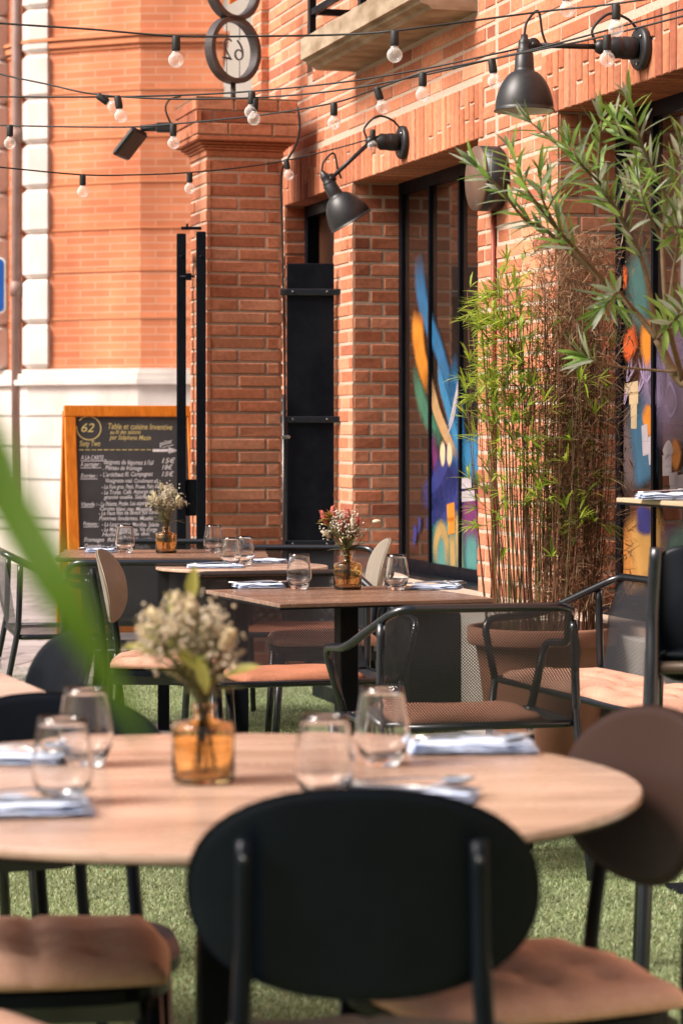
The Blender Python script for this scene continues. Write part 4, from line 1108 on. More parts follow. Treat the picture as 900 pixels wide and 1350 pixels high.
# ---- tables
def make_table(label, shape, post, loc, rz, h=.75, edge=None, group=None, top_mat=None, name='table', cat='table', basesz=.42):
    t = thing(name, label, cat, loc, rz, group)
    b = MB(); th = .013
    if shape[0] == 'round':
        rr_ = shape[1]; b.lathe([(0, h), (rr_ - .002, h), (rr_, h - .002), (rr_, h - th + .003), (rr_ - .004, h - th), (0, h - th)], 96, smooth=False)
        tp = b.build('tabletop', top_mat or M['wood'], t)
        e = MB(); e.lathe([(0, h - th - .0005), (rr_ - .003, h - th - .0005), (rr_ - .006, h - th - .004), (0, h - th - .004)], 96, smooth=False)
    else:
        b.bbox((0, 0, h - th / 2), (shape[1], shape[2], th), .002); tp = b.build('tabletop', top_mat or M['wood'], t)
        e = MB(); e.box((0, 0, h - th - .003), (shape[1] - .004, shape[2] - .004, .005))
    e.build('underside', M['black'], tp)
    b = MB(); b.bbox((0, 0, (h - th) / 2), (post, post, h - th - .012), .004); b.build('post', M['black'], t)
    b = MB(); b.bbox((0, 0, .008), (basesz, basesz, .012), .003); b.build('base_plate', edge or M['black'], t)
    b = MB(); b.bbox((0, 0, h - th - .012), (.26, .26, .012), .002); b.build('top_bracket', M['black'], t)
    return t
GT = 'laid terrace tables'
T1 = make_table('large round brown table filling the foreground', ('round', .60), .062, (-.175, 3.57, 0), R(8), group=GT)
T2 = make_table('square brown table with amber vase and pink flowers at the centre', ('sq', .69, .70), .060, (.015, 7.78, 0), R(21), group=GT, top_mat=M['wood_dark'])
T3 = make_table('dark square table in front of the menu board', ('sq', .86, .66), .048, (-.74, 10.42, 0), R(3), group=GT, edge=M['concrete'], top_mat=M['wood_dark'])
T4 = make_table('small round table between the pillar and the square table', ('round', .325), .05, (-.375, 9.42, 0), 0, group=GT)
T0 = make_table('orange-lit square table corner at the left photo edge', ('sq', .70, .70), .06, (-.985, 4.96, 0), R(20), group=GT)
c = at(812, 656, 7.1)
hb = make_table('pale-edged bar-height table standing by the painted window at right', ('sq', .50, .92), .05, Vector((c.x, c.y, 0)) + Ev * .46 + Mv * .25, PR, h=1.067, name='bar_table', cat='table')
m, nt, b_ = new_mat('pale_laminate'); b_.inputs['Base Color'].default_value = (.50, .38, .25, 1); b_.inputs['Roughness'].default_value = .35
for ch in hb.children:
    if ch.name.startswith('tabletop'): ch.data.materials[0] = m

# ---- bar stool
st = thing('bar_stool', 'black bar stool with rounded back at the right photo edge', 'stool', (.905, 5.62, 0), R(-6))
def stool():
    b = MB(); poly = rrect(.43, .30, .07, 6); nn = len(poly)
    rings = []
    for y, k in ((-.012, .96), (-.004, 1), (.004, 1), (.012, .96)): rings.append([Vector((x * k, -.20 + y + 1.0 * (x * k) ** 2 * .7 - .18 * (z * k), .856 + z * k)) for x, z in poly])
    vs = [v for r_ in rings for v in r_]; fs = [tuple(range(nn)), tuple(range(4 * nn - 1, 3 * nn - 1, -1))]
    for l in range(3):
        for i in range(nn): fs.append((l * nn + i, (l + 1) * nn + i, (l + 1) * nn + (i + 1) % nn, l * nn + (i + 1) % nn))
    b.add(vs, fs, smooth=True); b.build('backrest', M['black_soft'], st)
    cushion_mesh(.42, .40, .03, .755, tuft=False, wav=0).build('seat', M['black_soft'], st)
    b = MB(); b.tube(fillet([(-.205, -.195, .74), (.205, -.195, .74), (.205, .19, .74), (-.205, .19, .74), (-.205, -.195, .74)], .04), .014, 10); b.build('seat_frame', M['bronze'], st)
    for s in (-1, 1):
        b = MB(); b.tube(spline([(s * .235, -.245, 0), (s * .218, -.215, .45), (s * .210, -.205, .72), (s * .208, -.19, .86), (s * .20, -.205, 1.0)], 6), .0155, 10); b.build('leg', M['tube'], st)
        b = MB(); b.tube([(s * .235, .235, 0), (s * .205, .19, .745)], .0145, 10); b.build('leg', M['tube'], st)
    b = MB(); b.tube([(-.227, .217, .26), (.227, .217, .26)], .011, 10); b.tube([(-.227, -.227, .26), (-.227, .217, .26)], .011, 10); b.tube([(.227, -.227, .26), (.227, .217, .26)], .011, 10); b.build('footrest', M['tube'], st)
stool()

# ---- glasses
def make_glass(label):
    b = MB(); o_ = [(0, 0), (.024, 0), (.0265, .002), (.034, .016), (.0405, .034), (.0418, .046), (.0405, .062), (.037, .085), (.0335, .106), (.0322, .1165)]
    i_ = [(.0312, .1170), (.0324, .106), (.0358, .085), (.0392, .062), (.0405, .046), (.0390, .034), (.032, .019), (.022, .012), (0, .0105)]
    b.lathe(o_ + i_, 40); return tag(b.build('tumbler', M['glass']), label, 'glass', 'clear stemless tumblers on the tables')
g0 = None
def put_glass(px, py, label, z=.75, s=1):
    global g0
    if g0 is None: g0 = make_glass(label); o = g0
    else: o = g0.copy(); COL.objects.link(o); o['label'] = label
    o.location = on_table(px, py, z) + Vector((0, 0, .0005)); o.scale = (s, s, s); return o
put_glass(82, 1060, 'nearest stemless glass at left, overlapping another glass')
put_glass(113, 1010, 'second glass at left, half hidden behind the nearest one')
put_glass(428, 1056, 'blurred glass just behind the big black chair back, left one of the pair')
put_glass(504, 1009, 'tall-looking blurred glass in front of the mesh armchair beside the folded napkin')
put_glass(394, 777, 'sharp glass left of the amber vase on the square table', s=.97)
put_glass(522, 778, 'sharp glass right of the amber vase on the square table', s=.97)
put_glass(304, 747, 'left glass of the pair on the small round table', s=.93)
put_glass(322, 745, 'right glass of the pair on the small round table', s=.93)
put_glass(165, 729, 'glass in front of the menu board, left of the dried flowers')
put_glass(281, 729, 'glass in front of the brick pillar, right of the dried flowers')

# ---- vases and bouquets
v0 = None
def put_vase(px, py, label, s=1):
    global v0
    if v0 is None:
        v0 = thing('vase', label, 'vase', (0, 0, 0), 0, 'amber glass bottle vases')
        b = MB(); b.lathe([(0, 0), (.038, 0), (.0415, .003), (.0425, .008), (.0425, .074), (.0405, .079), (.020, .083), (.0145, .086), (.0135, .096), (.0175, .099), (.0175, .103), (.0135, .104),
                 (.0115, .100), (.0115, .086), (.016, .081), (.0375, .076), (.0395, .072), (.0395, .010), (.036, .006), (0, .006)], 48)
        b.build('bottle', M['amber'], v0); o = v0
    else: o = copy_tree(v0); o['label'] = label
    o.location = on_table(px, py) + Vector((0, 0, .0005)); o.scale = (s, s, s); return o
put_vase(268, 1031, 'large blurred amber bottle vase on the foreground table', 1.07); put_vase(458, 777, 'amber bottle vase on the square table in focus', 1.06); put_vase(219, 729, 'amber bottle vase in front of the menu board', 1.05)
def bouquet(label, loc, seed, hgt, spread, pal, nst, pink=False, lean=(0, 0)):
    t = thing('bouquet', label, 'dried flowers', loc); r = random.Random(seed)
    stem, leaf, flo = MB(), MB(), MB()
    neck = Vector((0, 0, .098)); up = Vector((0, 0, 1))
    for i in range(nst):
        a = r.uniform(0, 6.283); sp_ = spread * math.sqrt(r.random()); h = hgt * r.uniform(.62, 1.0) * (1 - .25 * (sp_ / spread) ** 2)
        tip = Vector((math.cos(a) * sp_ + lean[0] * h, math.sin(a) * sp_ + lean[1] * h, .098 + h))
        foot = Vector((-math.cos(a) * .022 * r.random(), -math.sin(a) * .022 * r.random(), .012))
        n_ = neck + Vector((r.uniform(-.006, .006), r.uniform(-.006, .006), 0))
        path = spline([foot, n_, n_ * .45 + tip * .55 + Vector((0, 0, .012)), tip], 5)
        gc = r.choice([(.17, .16, .07), (.24, .18, .09), (.15, .16, .08)])
        stem.tube(path if i % 4 == 0 else path[5:], .0011, 5, col=gc)
        kind = r.random(); d = (path[-1] - path[-3]).normalized()
        if kind < pal.get('gyp', .46):      # gypsophila cloud
            for k in range(26):
                q = tip + Vector((r.gauss(0, .013), r.gauss(0, .013), r.gauss(0, .013)))
                if k % 3 == 0: stem.tube([tip - d * .02, q], .0005, 3, col=gc)
                c_ = r.choice(pal['fluff']); flo.ell(q, (r.uniform(.0018, .0034),) * 3, 6, 4, col=jcol(c_, r.uniform(.75, 1.1)))
        elif kind < .66:    # bunny tail
            c_ = r.choice(pal['tail']); rt_ = rot_to(d + Vector((r.uniform(-.4, .4), r.uniform(-.4, .4), 0)))
            flo.ell(tip, (.0075, .0075, .019), 9, 7, rt_, col=c_)
            for k in range(30):
                w_ = rt_ @ Vector((r.gauss(0, .006), r.gauss(0, .006), r.gauss(0, .011))); flo.ell(tip + w_, (.0022, .0022, .003), 5, 4, col=jcol(c_, r.uniform(.8, 1.15)))
        elif kind < .82:    # olive leaves
            for k in range(5):
                p = path[-1 - min(k * 2, 8)]; w_ = Vector((r.uniform(-1, 1), r.uniform(-1, 1), r.uniform(-.1, .9)))
                leaf.leaf(p, w_, up, r.uniform(.03, .05), r.uniform(.010, .016), r.uniform(-.2, .4), col=r.choice(pal['leaf']))
        else:               # fern sprig
            for k in range(24):
                p = path[max(5, len(path) - 1 - k // 2)]; w_ = d * .6 + Vector((r.uniform(-1, 1), r.uniform(-1, 1), r.uniform(-.3, .3)))
                leaf.leaf(p, w_, up, r.uniform(.014, .026), .0032, .1, col=r.choice(pal['fern']), segs=2)
    for k in range(pal.get('skirt', 10)):     # leaves low at the neck
        a = r.uniform(0, 6.283); w_ = Vector((math.cos(a), math.sin(a), r.uniform(.2, .9)))
        leaf.leaf(neck + Vector((0, 0, .02 + .03 * r.random())), w_, up, r.uniform(.05, .09), r.uniform(.008, .015), r.uniform(0, .35), col=r.choice(pal['leaf'] + pal['fern']))
    if pink:
        for (dx, dz, ln) in ((-.075, .165, .026), (-.045, .185, .022), (.0, .17, .026), (-.02, .135, .022), (.03, .15, .018)):
            p = Vector((dx, -.02, .098 + dz * .8)); d = Vector((dx * 3, -.1, .6)).normalized()
            stem.tube([neck, p], .0011, 5, col=(.12, .11, .05)); flo.ell(p, (.009, .009, ln), 10, 8, rot_to(d), col=(.52, .13, .10))
            for k in range(40):
                w_ = rot_to(d) @ Vector((r.gauss(0, .006), r.gauss(0, .006), r.gauss(0, ln * .5))); flo.ell(p + w_, (.0022,) * 3, 5, 4, col=jcol((.55, .17, .13), r.uniform(.8, 1.2)))
        for k in range(9):
            w_ = Vector((-.5 + r.uniform(-.6, .6), r.uniform(-.8, .1), r.uniform(.1, 1))); leaf.leaf(Vector((-.05, -.01, .215)), w_, up, .045, .026, .25, col=(.30, .22, .05))
        p = Vector((.085, -.01, .215)); stem.tube(spline([neck, neck * .5 + p * .5, p], 5), .001, 5, col=(.2, .18, .1)); flo.ell(p + Vector((.008, 0, .002)), (.014, .008, .007), 10, 8, col=(.62, .54, .40))
    stem.build('stem', M['twig'], t); leaf.build('leaves', M['leafcol'], t); flo.build('blossom', M['petal'], t)
    return t
pal1 = dict(fluff=[(.60, .50, .36), (.52, .41, .27), (.66, .58, .44)], tail=[(.58, .47, .28), (.62, .52, .34), (.50, .40, .24)], leaf=[(.20, .23, .06), (.30, .31, .09), (.38, .38, .12), (.14, .16, .06)], fern=[(.16, .17, .09), (.20, .21, .12)], skirt=22, gyp=.34)
def bl(px, py, s=0): return on_table(px, py) + Vector((0, 0, .0005))
b1 = bouquet('big blurred bunch of cream dried flowers on the foreground table', bl(268, 1031), 5, .165, .066, pal1, 60, lean=(-.16, 0))
for ln_ in ((-.06, .0, .185, -1, .25), (-.035, -.05, .19, .75, -.5), (.03, -.04, .155, .8, .3), (-.005, -.06, .185, .2, -.7), (-.02, .02, .255, .1, .9)):   # large pale yellow-green leaves
    lm = MB(); lm.leaf(Vector(ln_[:3]), Vector((ln_[3], -.2, ln_[4])), Vector((0, -.6, .8)), .055, .020, .1, col=(.42, .42, .10)); lm.build('large_leaf', M['leafcol'], b1)
b2 = bouquet('sharp dried flowers with pink bunny tails on the square table', bl(458, 777), 8, .150, .060, dict(fluff=[(.72, .66, .58), (.62, .55, .46)], tail=[(.55, .46, .34)], leaf=[(.16, .18, .07), (.26, .24, .07)], fern=[(.14, .16, .09), (.19, .20, .12)], skirt=12), 34, True, (-.12, 0))
b3 = bouquet('straw coloured dried flowers in front of the menu board', bl(219, 729), 12, .185, .075, dict(fluff=[(.66, .60, .48), (.55, .48, .36)], tail=[(.58, .52, .36), (.50, .44, .28)], leaf=[(.26, .25, .10), (.40, .38, .16)], fern=[(.20, .20, .12), (.26, .25, .16)], skirt=14), 44)

# ---- napkins and cutlery
GN_ = 'folded pale napkins on the tables'
def napkin(label, loc, rz, w_, d_, layers=3, th=.0046, seed=0):
    r = random.Random(seed); mb = MB(); z = 0
    for k in range(layers):
        ww = w_ * (1 - .03 * k) + r.uniform(-.004, .004); dd = d_ * (1 - .04 * k); n = 14; m = 8; cy = r.uniform(-.003, .003)
        tp, bt = [], []
        for j in range(m + 1):
            for i in range(n + 1):
                a = -1 + 2 * i / n; b = -1 + 2 * j / m; e = (1 - max(abs(a) ** 10, abs(b) ** 8)) ** .5
                wv = .0016 * math.sin(4 * a + k + seed) * math.cos(2.5 * b + seed) + .0012 * math.sin(7 * a * b + seed)
                tp.append(Vector((a * ww / 2, b * dd / 2 + cy, z + th * (.5 + .5 * e) + wv * (k + 1) * .5))); bt.append(Vector((a * ww / 2, b * dd / 2 + cy, z + th * (.5 - .5 * e) + max(0, wv) * k * .5)))
        q = n + 1; fs = []; o_ = len(tp)
        for j in range(m):
            for i in range(n): a = j * q + i; fs += [(a, a + 1, a + q + 1, a + q), (o_ + a, o_ + a + q, o_ + a + q + 1, o_ + a + 1)]
        for a in range(n): fs += [(a, o_ + a, o_ + a + 1, a + 1), (m * q + a, m * q + a + 1, o_ + m * q + a + 1, o_ + m * q + a)]
        for j in range(m): fs += [(j * q, (j + 1) * q, o_ + (j + 1) * q, o_ + j * q), (j * q + n, o_ + j * q + n, o_ + (j + 1) * q + n, (j + 1) * q + n)]
        mb.add(tp + bt, fs, smooth=True); z += th * .92
    o = mb.build('napkin', M['napkin'], None, loc + Vector((0, 0, .001)), rz); tag(o, label, 'napkin', GN_); return z
def cut_profile(mb, pts, z, th):
    # pts: list of (y, halfwidth, zlift)
    vs = []; fs = []; n = len(pts)
    for (y, hw_, zl) in pts: vs += [(-hw_, y, z + zl), (0, y, z + zl - hw_ * .25), (hw_, y, z + zl), (hw_ * .8, y, z + zl + th), (0, y, z + zl + th - hw_ * .25), (-hw_ * .8, y, z + zl + th)]
    for i in range(n - 1):
        for k in range(6): j = (k + 1) % 6; fs.append((i * 6 + k, i * 6 + j, (i + 1) * 6 + j, (i + 1) * 6 + k))
    fs += [(5, 4, 3, 2, 1, 0), tuple((n - 1) * 6 + k for k in range(6))]
    mb.add(vs, fs, smooth=True)
def fork_mesh():
    mb = MB(); cut_profile(mb, [(-.095, .006, 0), (-.06, .0065, .002), (0, .0032, .006), (.035, .0035, .007), (.048, .0095, .004), (.062, .0105, .002)], 0, .002)
    for x in (-.0085, -.0028, .0028, .0085): mb.tube([(x, .060, .002), (x, .08, .002), (x * .95, .102, .006)], [.0016, .0014, .0008], 6)
    return mb
def spoon_mesh():
    mb = MB(); cut_profile(mb, [(-.095, .006, 0), (-.06, .0065, .002), (0, .0032, .006), (.035, .0034, .007)], 0, .002)
    vs = []; fs = []; n = 20
    for rr_, zz_ in ((0, -.004), (.5, -.003), (.85, 0.001), (1, .004)):
        for k in range(n): a = 2 * math.pi * k / n; vs.append((.0165 * rr_ * math.cos(a), .062 + .028 * rr_ * math.sin(a), .004 + zz_))
    for i in range(3):
        for k in range(n): j = (k + 1) % n; fs.append((i * n + k, i * n + j, (i + 1) * n + j, (i + 1) * n + k))
    mb.add(vs, fs, smooth=True); return mb
def knife_mesh():
    mb = MB(); cut_profile(mb, [(-.10, .006, 0), (-.05, .0065, 0), (0, .005, 0), (.01, .009, 0), (.07, .0095, 0), (.098, .004, 0), (.104, .001, 0)], 0, .0022); return mb
protos = {}
def cutlery(kind, label, loc, rz, tilt_=0):
    if kind not in protos:
        o = {'fork': fork_mesh, 'spoon': spoon_mesh, 'knife': knife_mesh}[kind]().build(kind, M['steel']); protos[kind] = o
    else: o = protos[kind].copy(); COL.objects.link(o)
    tag(o, label, kind, 'steel cutlery laid on the napkins'); o.location = loc; o.rotation_euler = (tilt_, 0, rz)
def setting(px, py, w_, d_, rz, desc, seed, items=('fork', 'spoon'), z=.75, layers=3):
    p = on_table(px, py, z); h = napkin('pale folded napkin ' + desc, p, rz, w_, d_, layers, seed=seed)
    for i, k in enumerate(items):
        o = p + Vector((math.cos(rz) * 0 - math.sin(rz) * (i - .5) * .032, math.cos(rz) * (i - .5) * .032, h + .005 + .001 * i))
        cutlery(k, k + ' on the napkin ' + desc, o, rz - R(90) + R((i * 2 - 1) * 5))
setting(622, 992, .205, .095, R(3), 'at right on the foreground table beside the two glasses', 1, ('spoon', 'fork'), layers=4)
setting(22, 1074, .20, .10, R(8), 'nearest the viewer at lower left on the foreground table', 2, ('knife', 'fork'), layers=4)
setting(12, 1005, .19, .09, R(-12), 'behind the left glasses at the photo edge', 3)
setting(540, 1052, .19, .09, R(-8), 'peeking over the top of the black chair back', 4, ('knife', 'spoon'))
setting(341, 775, .155, .115, R(16), 'left of the glass on the square table', 5, ('fork', 'knife'))
setting(574, 777, .165, .12, R(-10), 'at right on the square table by the painted window', 6, ('fork', 'spoon'))
setting(284, 748, .215, .15, R(4), 'striped by folds on the small round table, front one', 7, ('fork',), layers=2)
setting(352, 742, .16, .12, R(0), 'at the back of the small round table', 8, ())
setting(133, 728, .13, .10, R(10), 'at left on the table before the menu board', 9, ('fork',))
p0 = on_table(6, 885); napkin('rolled pale blue napkin on the orange-lit table corner', p0 + Vector((-.06, 0, 0)), R(60), .13, .05, 4, .007, 10)
pb_ = at(858, 656, 6.9); pb_.z = 1.067
h = napkin('pale folded napkin on the left of the bar-height table', Vector((.895, 6.86, 1.067)), R(5), .17, .13, 3, .006, 11); cutlery('spoon', 'spoon resting on the napkin on the bar-height table', Vector((.90, 6.84, 1.067 + h + .005)), R(-80)); 
h = napkin('second pale napkin on the bar-height table, cut by the photo edge', Vector((.985, 6.50, 1.067)), R(12), .17, .13, 3, .006, 12); cutlery('fork', 'fork on the napkin at the cut edge of the bar-height table', Vector((.985, 6.49, 1.067 + h + .005)), R(-70))

# ---- louvred black cabinet below the painted window
lc = thing('louvred_cabinet', 'low black louvred cabinet below the painted window behind the mesh armchair', 'cabinet', wp(-.95, .0, 0), WR)
b = MB(); b.bbox((0, -.16, .25), (1.55, .22, .50), .006); b.build('body', M['black_soft'], lc)
b = MB()
for k in range(7): b.bbox((-.26, -.278, .09 + k * .056), (.62, .018, .034), .004, Matrix.Rotation(R(25), 3, 'X'))
b.build('louvre', M['concrete_dark'], lc)

# ================================================================== PLANTS
# bamboo in terracotta pot
PB_ = Vector((.712, 8.86, 0))
po = thing('plant_pot', 'large terracotta pot holding the bamboo against the wall', 'pot', PB_)
b = MB(); b.lathe([(0, 0), (.17, 0), (.175, .01), (.225, .42), (.238, .50), (.262, .505), (.268, .515), (.268, .560), (.262, .568), (.245, .568), (.240, .56), (.235, .50), (0, .50)], 56); b.build('pot', M['terracotta'], po)
b = MB(); b.lathe([(0, .525), (.15, .53), (.238, .52)], 24); b.build('soil', M['soil'], po)
bam = thing('bamboo', 'half-dry potted bamboo with green leaves at left and brown twigs at right', 'plant', PB_ + Vector((0, 0, .52)))
r = random.Random(21); cul, lv, tw = MB(), MB(), MB(); up = Vector((0, 0, 1))
culms = []
for i in range(120):
    a = r.uniform(0, 6.283); q = .205 * math.sqrt(r.random()); base = Vector((q * math.cos(a), q * math.sin(a), -.01))
    h = r.uniform(.80, 1.32); fx = base.x / .2
    tip = base + Vector((fx * .06 + r.uniform(-.05, .05), base.y * .2 + r.uniform(-.05, .03), h))
    pth = spline([base, base * .55 + tip * .45 + Vector((r.uniform(-.025, .025), r.uniform(-.02, .02), 0)), tip], 7)
    dry = r.random() < (.25 + .5 * (fx + 1) / 2)
    c = r.choice([(.17, .085, .05), (.13, .065, .04), (.22, .115, .065)]) if dry or r.random() < .5 else r.choice([(.13, .13, .04), (.17, .15, .06)])
    cul.tube(pth, [r.uniform(.0017, .0030)] * 8 + [.0015] * (len(pth) - 8), 5, col=c); culms.append((pth, fx, dry))
    for k in range(3, len(pth) - 1, 2): cul.ell(pth[k], (.0036, .0036, .003), 5, 4, col=jcol(c, .6))
GL = [(.36, .48, .05), (.44, .56, .06), (.26, .38, .05), (.50, .56, .10), (.18, .28, .04)]
def spray(p, n_, cols, ln=(.05, .09), w_=.0095, dirb=None):
    d0 = dirb or Vector((r.uniform(-1, 1), r.uniform(-1, .6), r.uniform(-.2, .9)))
    d0 = d0.normalized(); e = p + d0 * r.uniform(.03, .09)
    tw.tube([p, e], .0010, 3, col=(.13, .12, .05))
    for k in range(n_):
        w = (d0 + Vector((r.uniform(-1, 1), r.uniform(-1, 1), r.uniform(-.8, .8))) * .75)
        lv.leaf(p * .35 + e * .65 + (e - p) * .35 * r.random(), w, up, r.uniform(*ln), w_ * r.uniform(.7, 1.2), r.uniform(0, .35), col=jcol(r.choice(cols), r.uniform(.8, 1.2)), segs=3)
for i in range(800):
    pth, fx, dry = r.choice(culms)
    p = pth[r.randint(5, len(pth) - 1)]; z = p.z
    px = 450 + (p.x + PB_.x) / (p.y + PB_.y) * FPX; py = 571 - (z + .52 - CAMZ) / (p.y + PB_.y) * FPX
    dens = 0
    if px < 700 and py < 545: dens = .9 if px < 690 else .5
    elif px < 780 and 455 < py < 700: dens = .42
    elif 400 < py < 470: dens = .15
    else: dens = .10
    if r.random() < dens: spray(p, r.randint(4, 7), GL, dirb=Vector((r.uniform(-.8, .8) if px < 690 else r.uniform(-1, 1), r.uniform(-1, .4), r.uniform(-.1, .9))))
for i in range(48):   # outer tips on the left top and centre
    p = Vector((r.uniform(-.17, -.06), r.uniform(-.12, .1), r.uniform(.78, 1.22))); spray(p, 9, GL[:4], (.055, .095), .0105, Vector((-1, r.uniform(-.6, .2), r.uniform(0, .6))))
DR = [(.32, .18, .10), (.40, .25, .14), (.22, .12, .065), (.48, .33, .20), (.28, .14, .075)]
for i in range(9500):   # dry twigs and dead leaves
    x = r.gauss(.10, .085); z = r.uniform(.10, 1.42)
    if x < -.05 and r.random() < .75: continue
    x = min(x, .30); y = r.uniform(-.16, .13); p = Vector((x, y, z))
    d = Vector((r.gauss(0, .8), r.gauss(0, .6), r.gauss(.25, .8))).normalized(); ln = r.uniform(.02, .075)
    if r.random() < .5: tw.tube([p, p + d * ln * .5 + Vector((r.uniform(-.004, .004), 0, r.uniform(-.004, .004))), p + d * ln], [.0014, .0012, .0007], 3, col=jcol(r.choice(DR), r.uniform(.7, 1.2)), cap=False)
    else: lv.leaf(p, d, up, ln * .85, .0058, r.uniform(-.3, .5), col=jcol(r.choice(DR), r.uniform(.8, 1.3)), segs=2)
cul.build('culms', M['twig'], bam); lv.build('leaves', M['leafcol'], bam); tw.build('twigs', M['twig'], bam)

# oleander leaning in from the right
OB = Vector((1.36, 5.75, 0))
op = thing('plant_pot', 'dark planter at right, just outside the photo, holding the leaning shrub', 'pot', OB)
b = MB(); b.lathe([(0, 0), (.15, 0), (.20, .40), (.21, .44), (.195, .45), (.185, .42), (0, .41)], 40); b.build('pot', M['black_soft'], op)
b = MB(); b.lathe([(0, .425), (.19, .42)], 24); b.build('soil', M['soil'], op)
ol = thing('shrub', 'tall narrow-leaved shrub with green leaves reaching in from the right', 'shrub', OB + Vector((0, 0, .42)))
r = random.Random(33); br, lv = MB(), MB(); O_ = OB + Vector((0, 0, .42))
OG = [(.17, .28, .06), (.22, .37, .07), (.12, .21, .05), (.28, .42, .10), (.30, .37, .23), (.42, .47, .36)]
def branch(pts, r0, r1, leaves=True, dens=1.0, start=.35):
    P = [(at(*p) if len(p) == 3 and p[1] > 20 else Vector(p)) - O_ for p in pts]
    sp_ = spline(P, 8); n = len(sp_); br.tube(sp_, [r0 + (r1 - r0) * i / (n - 1) for i in range(n)], 7, col=jcol((.17, .115, .065), r.uniform(.8, 1.2)))
    if not leaves: return
    L_ = sum((sp_[i + 1] - sp_[i]).length for i in range(n - 1)); steps = max(4, int(L_ * (1 - start) / .0195 * dens))
    for k in range(steps + 1):
        t = start + (1 - start) * k / steps; q = t * (n - 1); i = min(int(q), n - 2); p = sp_[i].lerp(sp_[i + 1], q - i); d = (sp_[i + 1] - sp_[i]).normalized()
        a0 = r.uniform(0, 6.283)
        for j in range(3 if k < steps else 6):
            if r.random() < .12: continue
            a = a0 + j * 2.09 + r.uniform(-.3, .3); s = d.orthogonal().normalized(); s = Matrix.Rotation(a, 3, d) @ s
            w = (d * r.uniform(.35, 1.1) + s * r.uniform(.6, 1.0)) if k < steps else (d + s * r.uniform(.15, .5))
            lv.leaf(p, w, d, r.uniform(.065, .115) * (1 if k < steps else .85), r.uniform(.0095, .0155), r.uniform(-.05, .30), col=jcol(r.choice(OG), r.uniform(.8, 1.2)), segs=5)
root = (1.36, 5.75, .42)
branch([root, (1.20, 6.05, .95), (.98, 6.4, 1.38), (900, 505, 6.6), (866, 447, 6.62)], .017, .012, False)
branch([(866, 447, 6.62), (835, 408, 6.65), (800, 375, 6.7), (750, 330, 6.72), (715, 300, 6.7), (690, 287, 6.68), (660, 250, 6.66), (632, 222, 6.65)], .0085, .003, dens=.75, start=.45)
branch([(800, 375, 6.7), (765, 335, 6.6), (733, 300, 6.55), (693, 247, 6.5), (677, 205, 6.5)], .006, .0025, dens=.9, start=.3)
branch([(866, 447, 6.62), (858, 400, 6.6), (845, 340, 6.6), (813, 277, 6.6), (790, 240, 6.6), (792, 160, 6.55)], .0085, .003, dens=1, start=.4)
branch([(845, 340, 6.6), (820, 295, 6.7), (803, 260, 6.75), (780, 233, 6.75), (750, 203, 6.75), (702, 163, 6.75)], .006, .0025, dens=.75, start=.25)
branch([(900, 505, 6.6), (880, 420, 6.5), (873, 320, 6.5), (877, 260, 6.5), (847, 193, 6.5), (831, 135, 6.5)], .0085, .003, dens=1, start=.42)
branch([(880, 420, 6.5), (888, 360, 6.45), (896, 300, 6.4), (905, 240, 6.4), (915, 180, 6.4)], .007, .003, dens=1, start=.3)
branch([(892, 490, 6.6), (860, 488, 6.6), (820, 484, 6.55), (790, 478, 6.5), (775, 472, 6.5)], .004, .0025, dens=1.2, start=.8)
branch([(835, 408, 6.65), (815, 385, 6.5), (800, 400, 6.45)], .004, .002, dens=1.5, start=.5)
branch([(866, 447, 6.62), (890, 420, 6.4), (915, 400, 6.3)], .005, .002, dens=1.3, start=.2)
branch([(873, 320, 6.5), (850, 270, 6.4), (842, 240, 6.4)], .004, .002, dens=1.1, start=.3)
branch([(750, 330, 6.72), (735, 290, 6.75), (725, 250, 6.75)], .004, .002, dens=1.0, start=.3)
branch([(790, 240, 6.6), (765, 215, 6.5), (752, 190, 6.5)], .004, .002, dens=1.0, start=.3)
branch([(877, 260, 6.5), (890, 230, 6.5), (897, 195, 6.5)], .004, .002, dens=1.0, start=.3)
branch([(847, 193, 6.5), (820, 180, 6.5), (812, 160, 6.5)], .004, .002, dens=1.0, start=.3)
branch([(820, 295, 6.7), (828, 250, 6.7), (838, 220, 6.7)], .004, .002, dens=1.0, start=.3)
branch([(873, 320, 6.5), (900, 300, 6.4), (915, 270, 6.4)], .004, .002, dens=1.0, start=.3)
branch([(733, 300, 6.55), (715, 262, 6.5), (712, 232, 6.5)], .004, .002, dens=1.0, start=.3)
br.build('branch', M['twig'], ol); lv.build('foliage', M['leafcol'], ol)

# close green leaf hanging into the left of the view, with the plant that carries it outside the frame
LP = Vector((-.40, 1.02, 0))
lp = thing('plant_pot', 'pot just outside the left edge holding the close green plant', 'pot', LP)
b = MB(); b.lathe([(0, 0), (.11, 0), (.15, .55), (.16, .58), (.14, .58), (.135, .54), (0, .53)], 32); b.build('pot', M['terracotta'], lp)
b = MB(); b.lathe([(0, .545), (.138, .54)], 20); b.build('soil', M['soil'], lp)
ns = thing('leafy_plant', 'very blurred bright green leaf crossing the left foreground', 'plant', LP + Vector((0, 0, .54)))
O2 = LP + Vector((0, 0, .54)); b = MB(); lv = MB()
stem_tip = Vector((-.25, 1.03, 1.36)) - O2
b.tube(spline([Vector((0, 0, 0)), Vector((.03, 0, .45)), stem_tip], 8), [.005] * 8 + [.003] * 9, 8, col=(.10, .16, .03)); b.build('stem', M['twig'], ns)
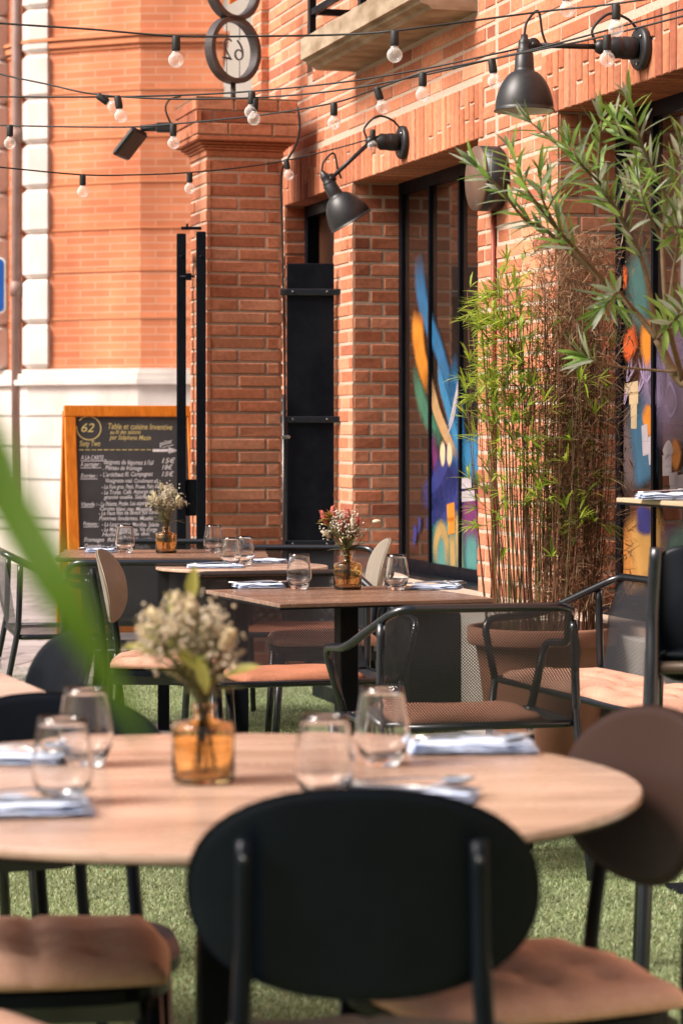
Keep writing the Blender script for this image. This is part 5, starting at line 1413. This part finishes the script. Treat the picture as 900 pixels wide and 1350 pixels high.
def strap_leaf(pts, wid, col):
    sp_ = spline([p - O2 for p in pts], 8); n = len(sp_); vs = []; fs = []
    for i, p in enumerate(sp_):
        t = i / (n - 1); d = (sp_[min(i + 1, n - 1)] - sp_[max(i - 1, 0)]).normalized(); s = d.cross(Vector((0, 1, 0))).normalized()
        ww = wid * min(1, 3.5 * t + .25) * min(1, 2.0 * (1 - t) + .12) / 2
        vs += [p - s * ww + Vector((0, -.002, 0)), p, p + s * ww + Vector((0, -.002, 0))]
    for i in range(n - 1): a = i * 3; fs += [(a, a + 1, a + 4, a + 3), (a + 1, a + 2, a + 5, a + 4)]
    lv.add(vs, fs, col, smooth=True)
strap_leaf([Vector((-.25, 1.03, 1.36)), at(-60, 520, 1.02), at(18, 670, 1.01), at(80, 780, 1.0), at(135, 880, 1.0), at(192, 985, 1.0)], .020, (.095, .195, .010))
for k in range(6):
    a = -1.8 + k * .7; e = Vector((-.25 - .16 * abs(math.sin(a)) - .05, 1.03 + .22 * math.cos(a), 1.30 - .1 * k * .4)); strap_leaf([Vector((-.25, 1.03, 1.30 - .05 * k)), (Vector((-.25, 1.03, 1.36)) + e) * .5 + Vector((0, 0, .05)), e], .024, (.10, .22, .02))
lv.build('leaves', M['leafcol'], ns)

# ================================================================== LIGHT, SKY, CAMERA
SUN_EL, SUN_DIR = 44, Vector((-.94, -.34))      # direction towards the sun, on the ground plane
w_ = bpy.data.worlds.new('World'); scene.world = w_; w_.use_nodes = True; nt = w_.node_tree
sk = nt.nodes.new('ShaderNodeTexSky'); sk.sky_type = 'NISHITA'; sk.sun_disc = False; sk.sun_elevation = R(SUN_EL)
sk.sun_rotation = math.atan2(SUN_DIR.x, SUN_DIR.y); sk.dust_density = 10; sk.air_density = 1.0
bg = nt.nodes['Background']; nt.links.new(sk.outputs[0], bg.inputs[0]); bg.inputs[1].default_value = .15
sl = bpy.data.lights.new('Sun', 'SUN'); sl.energy = 5.0; sl.angle = R(24); sl.color = (1, .94, .91)
so = bpy.data.objects.new('sun', sl); COL.objects.link(so)
sd = Vector((SUN_DIR.x * math.cos(R(SUN_EL)), SUN_DIR.y * math.cos(R(SUN_EL)), math.sin(R(SUN_EL)))).normalized()
so.rotation_euler = sd.to_track_quat('Z', 'Y').to_euler(); so.location = (-8, -4, 10)
cd = bpy.data.cameras.new('Camera'); cam = bpy.data.objects.new('camera', cd); COL.objects.link(cam); scene.camera = cam
cam.location = (0, 0, CAMZ); cam.rotation_euler = (R(90), 0, 0)
cd.sensor_fit = 'HORIZONTAL'; cd.sensor_width = 24; cd.lens = 88; cd.shift_y = -104 / 900
cd.clip_start = .05; cd.clip_end = 500
cd.dof.use_dof = True; cd.dof.focus_distance = 8.6; cd.dof.aperture_fstop = 5.6; cd.dof.aperture_blades = 9
scene.view_settings.view_transform = 'Standard'; scene.view_settings.look = 'None'; scene.view_settings.exposure = 0; scene.view_settings.gamma = 1
scene.render.engine = 'CYCLES'; cy = scene.cycles
cy.use_denoising = True; cy.max_bounces = 10; cy.transparent_max_bounces = 24; cy.transmission_bounces = 10; cy.glossy_bounces = 4; cy.diffuse_bounces = 4
cy.caustics_reflective = False; cy.caustics_refractive = False; cy.sample_clamp_indirect = 6
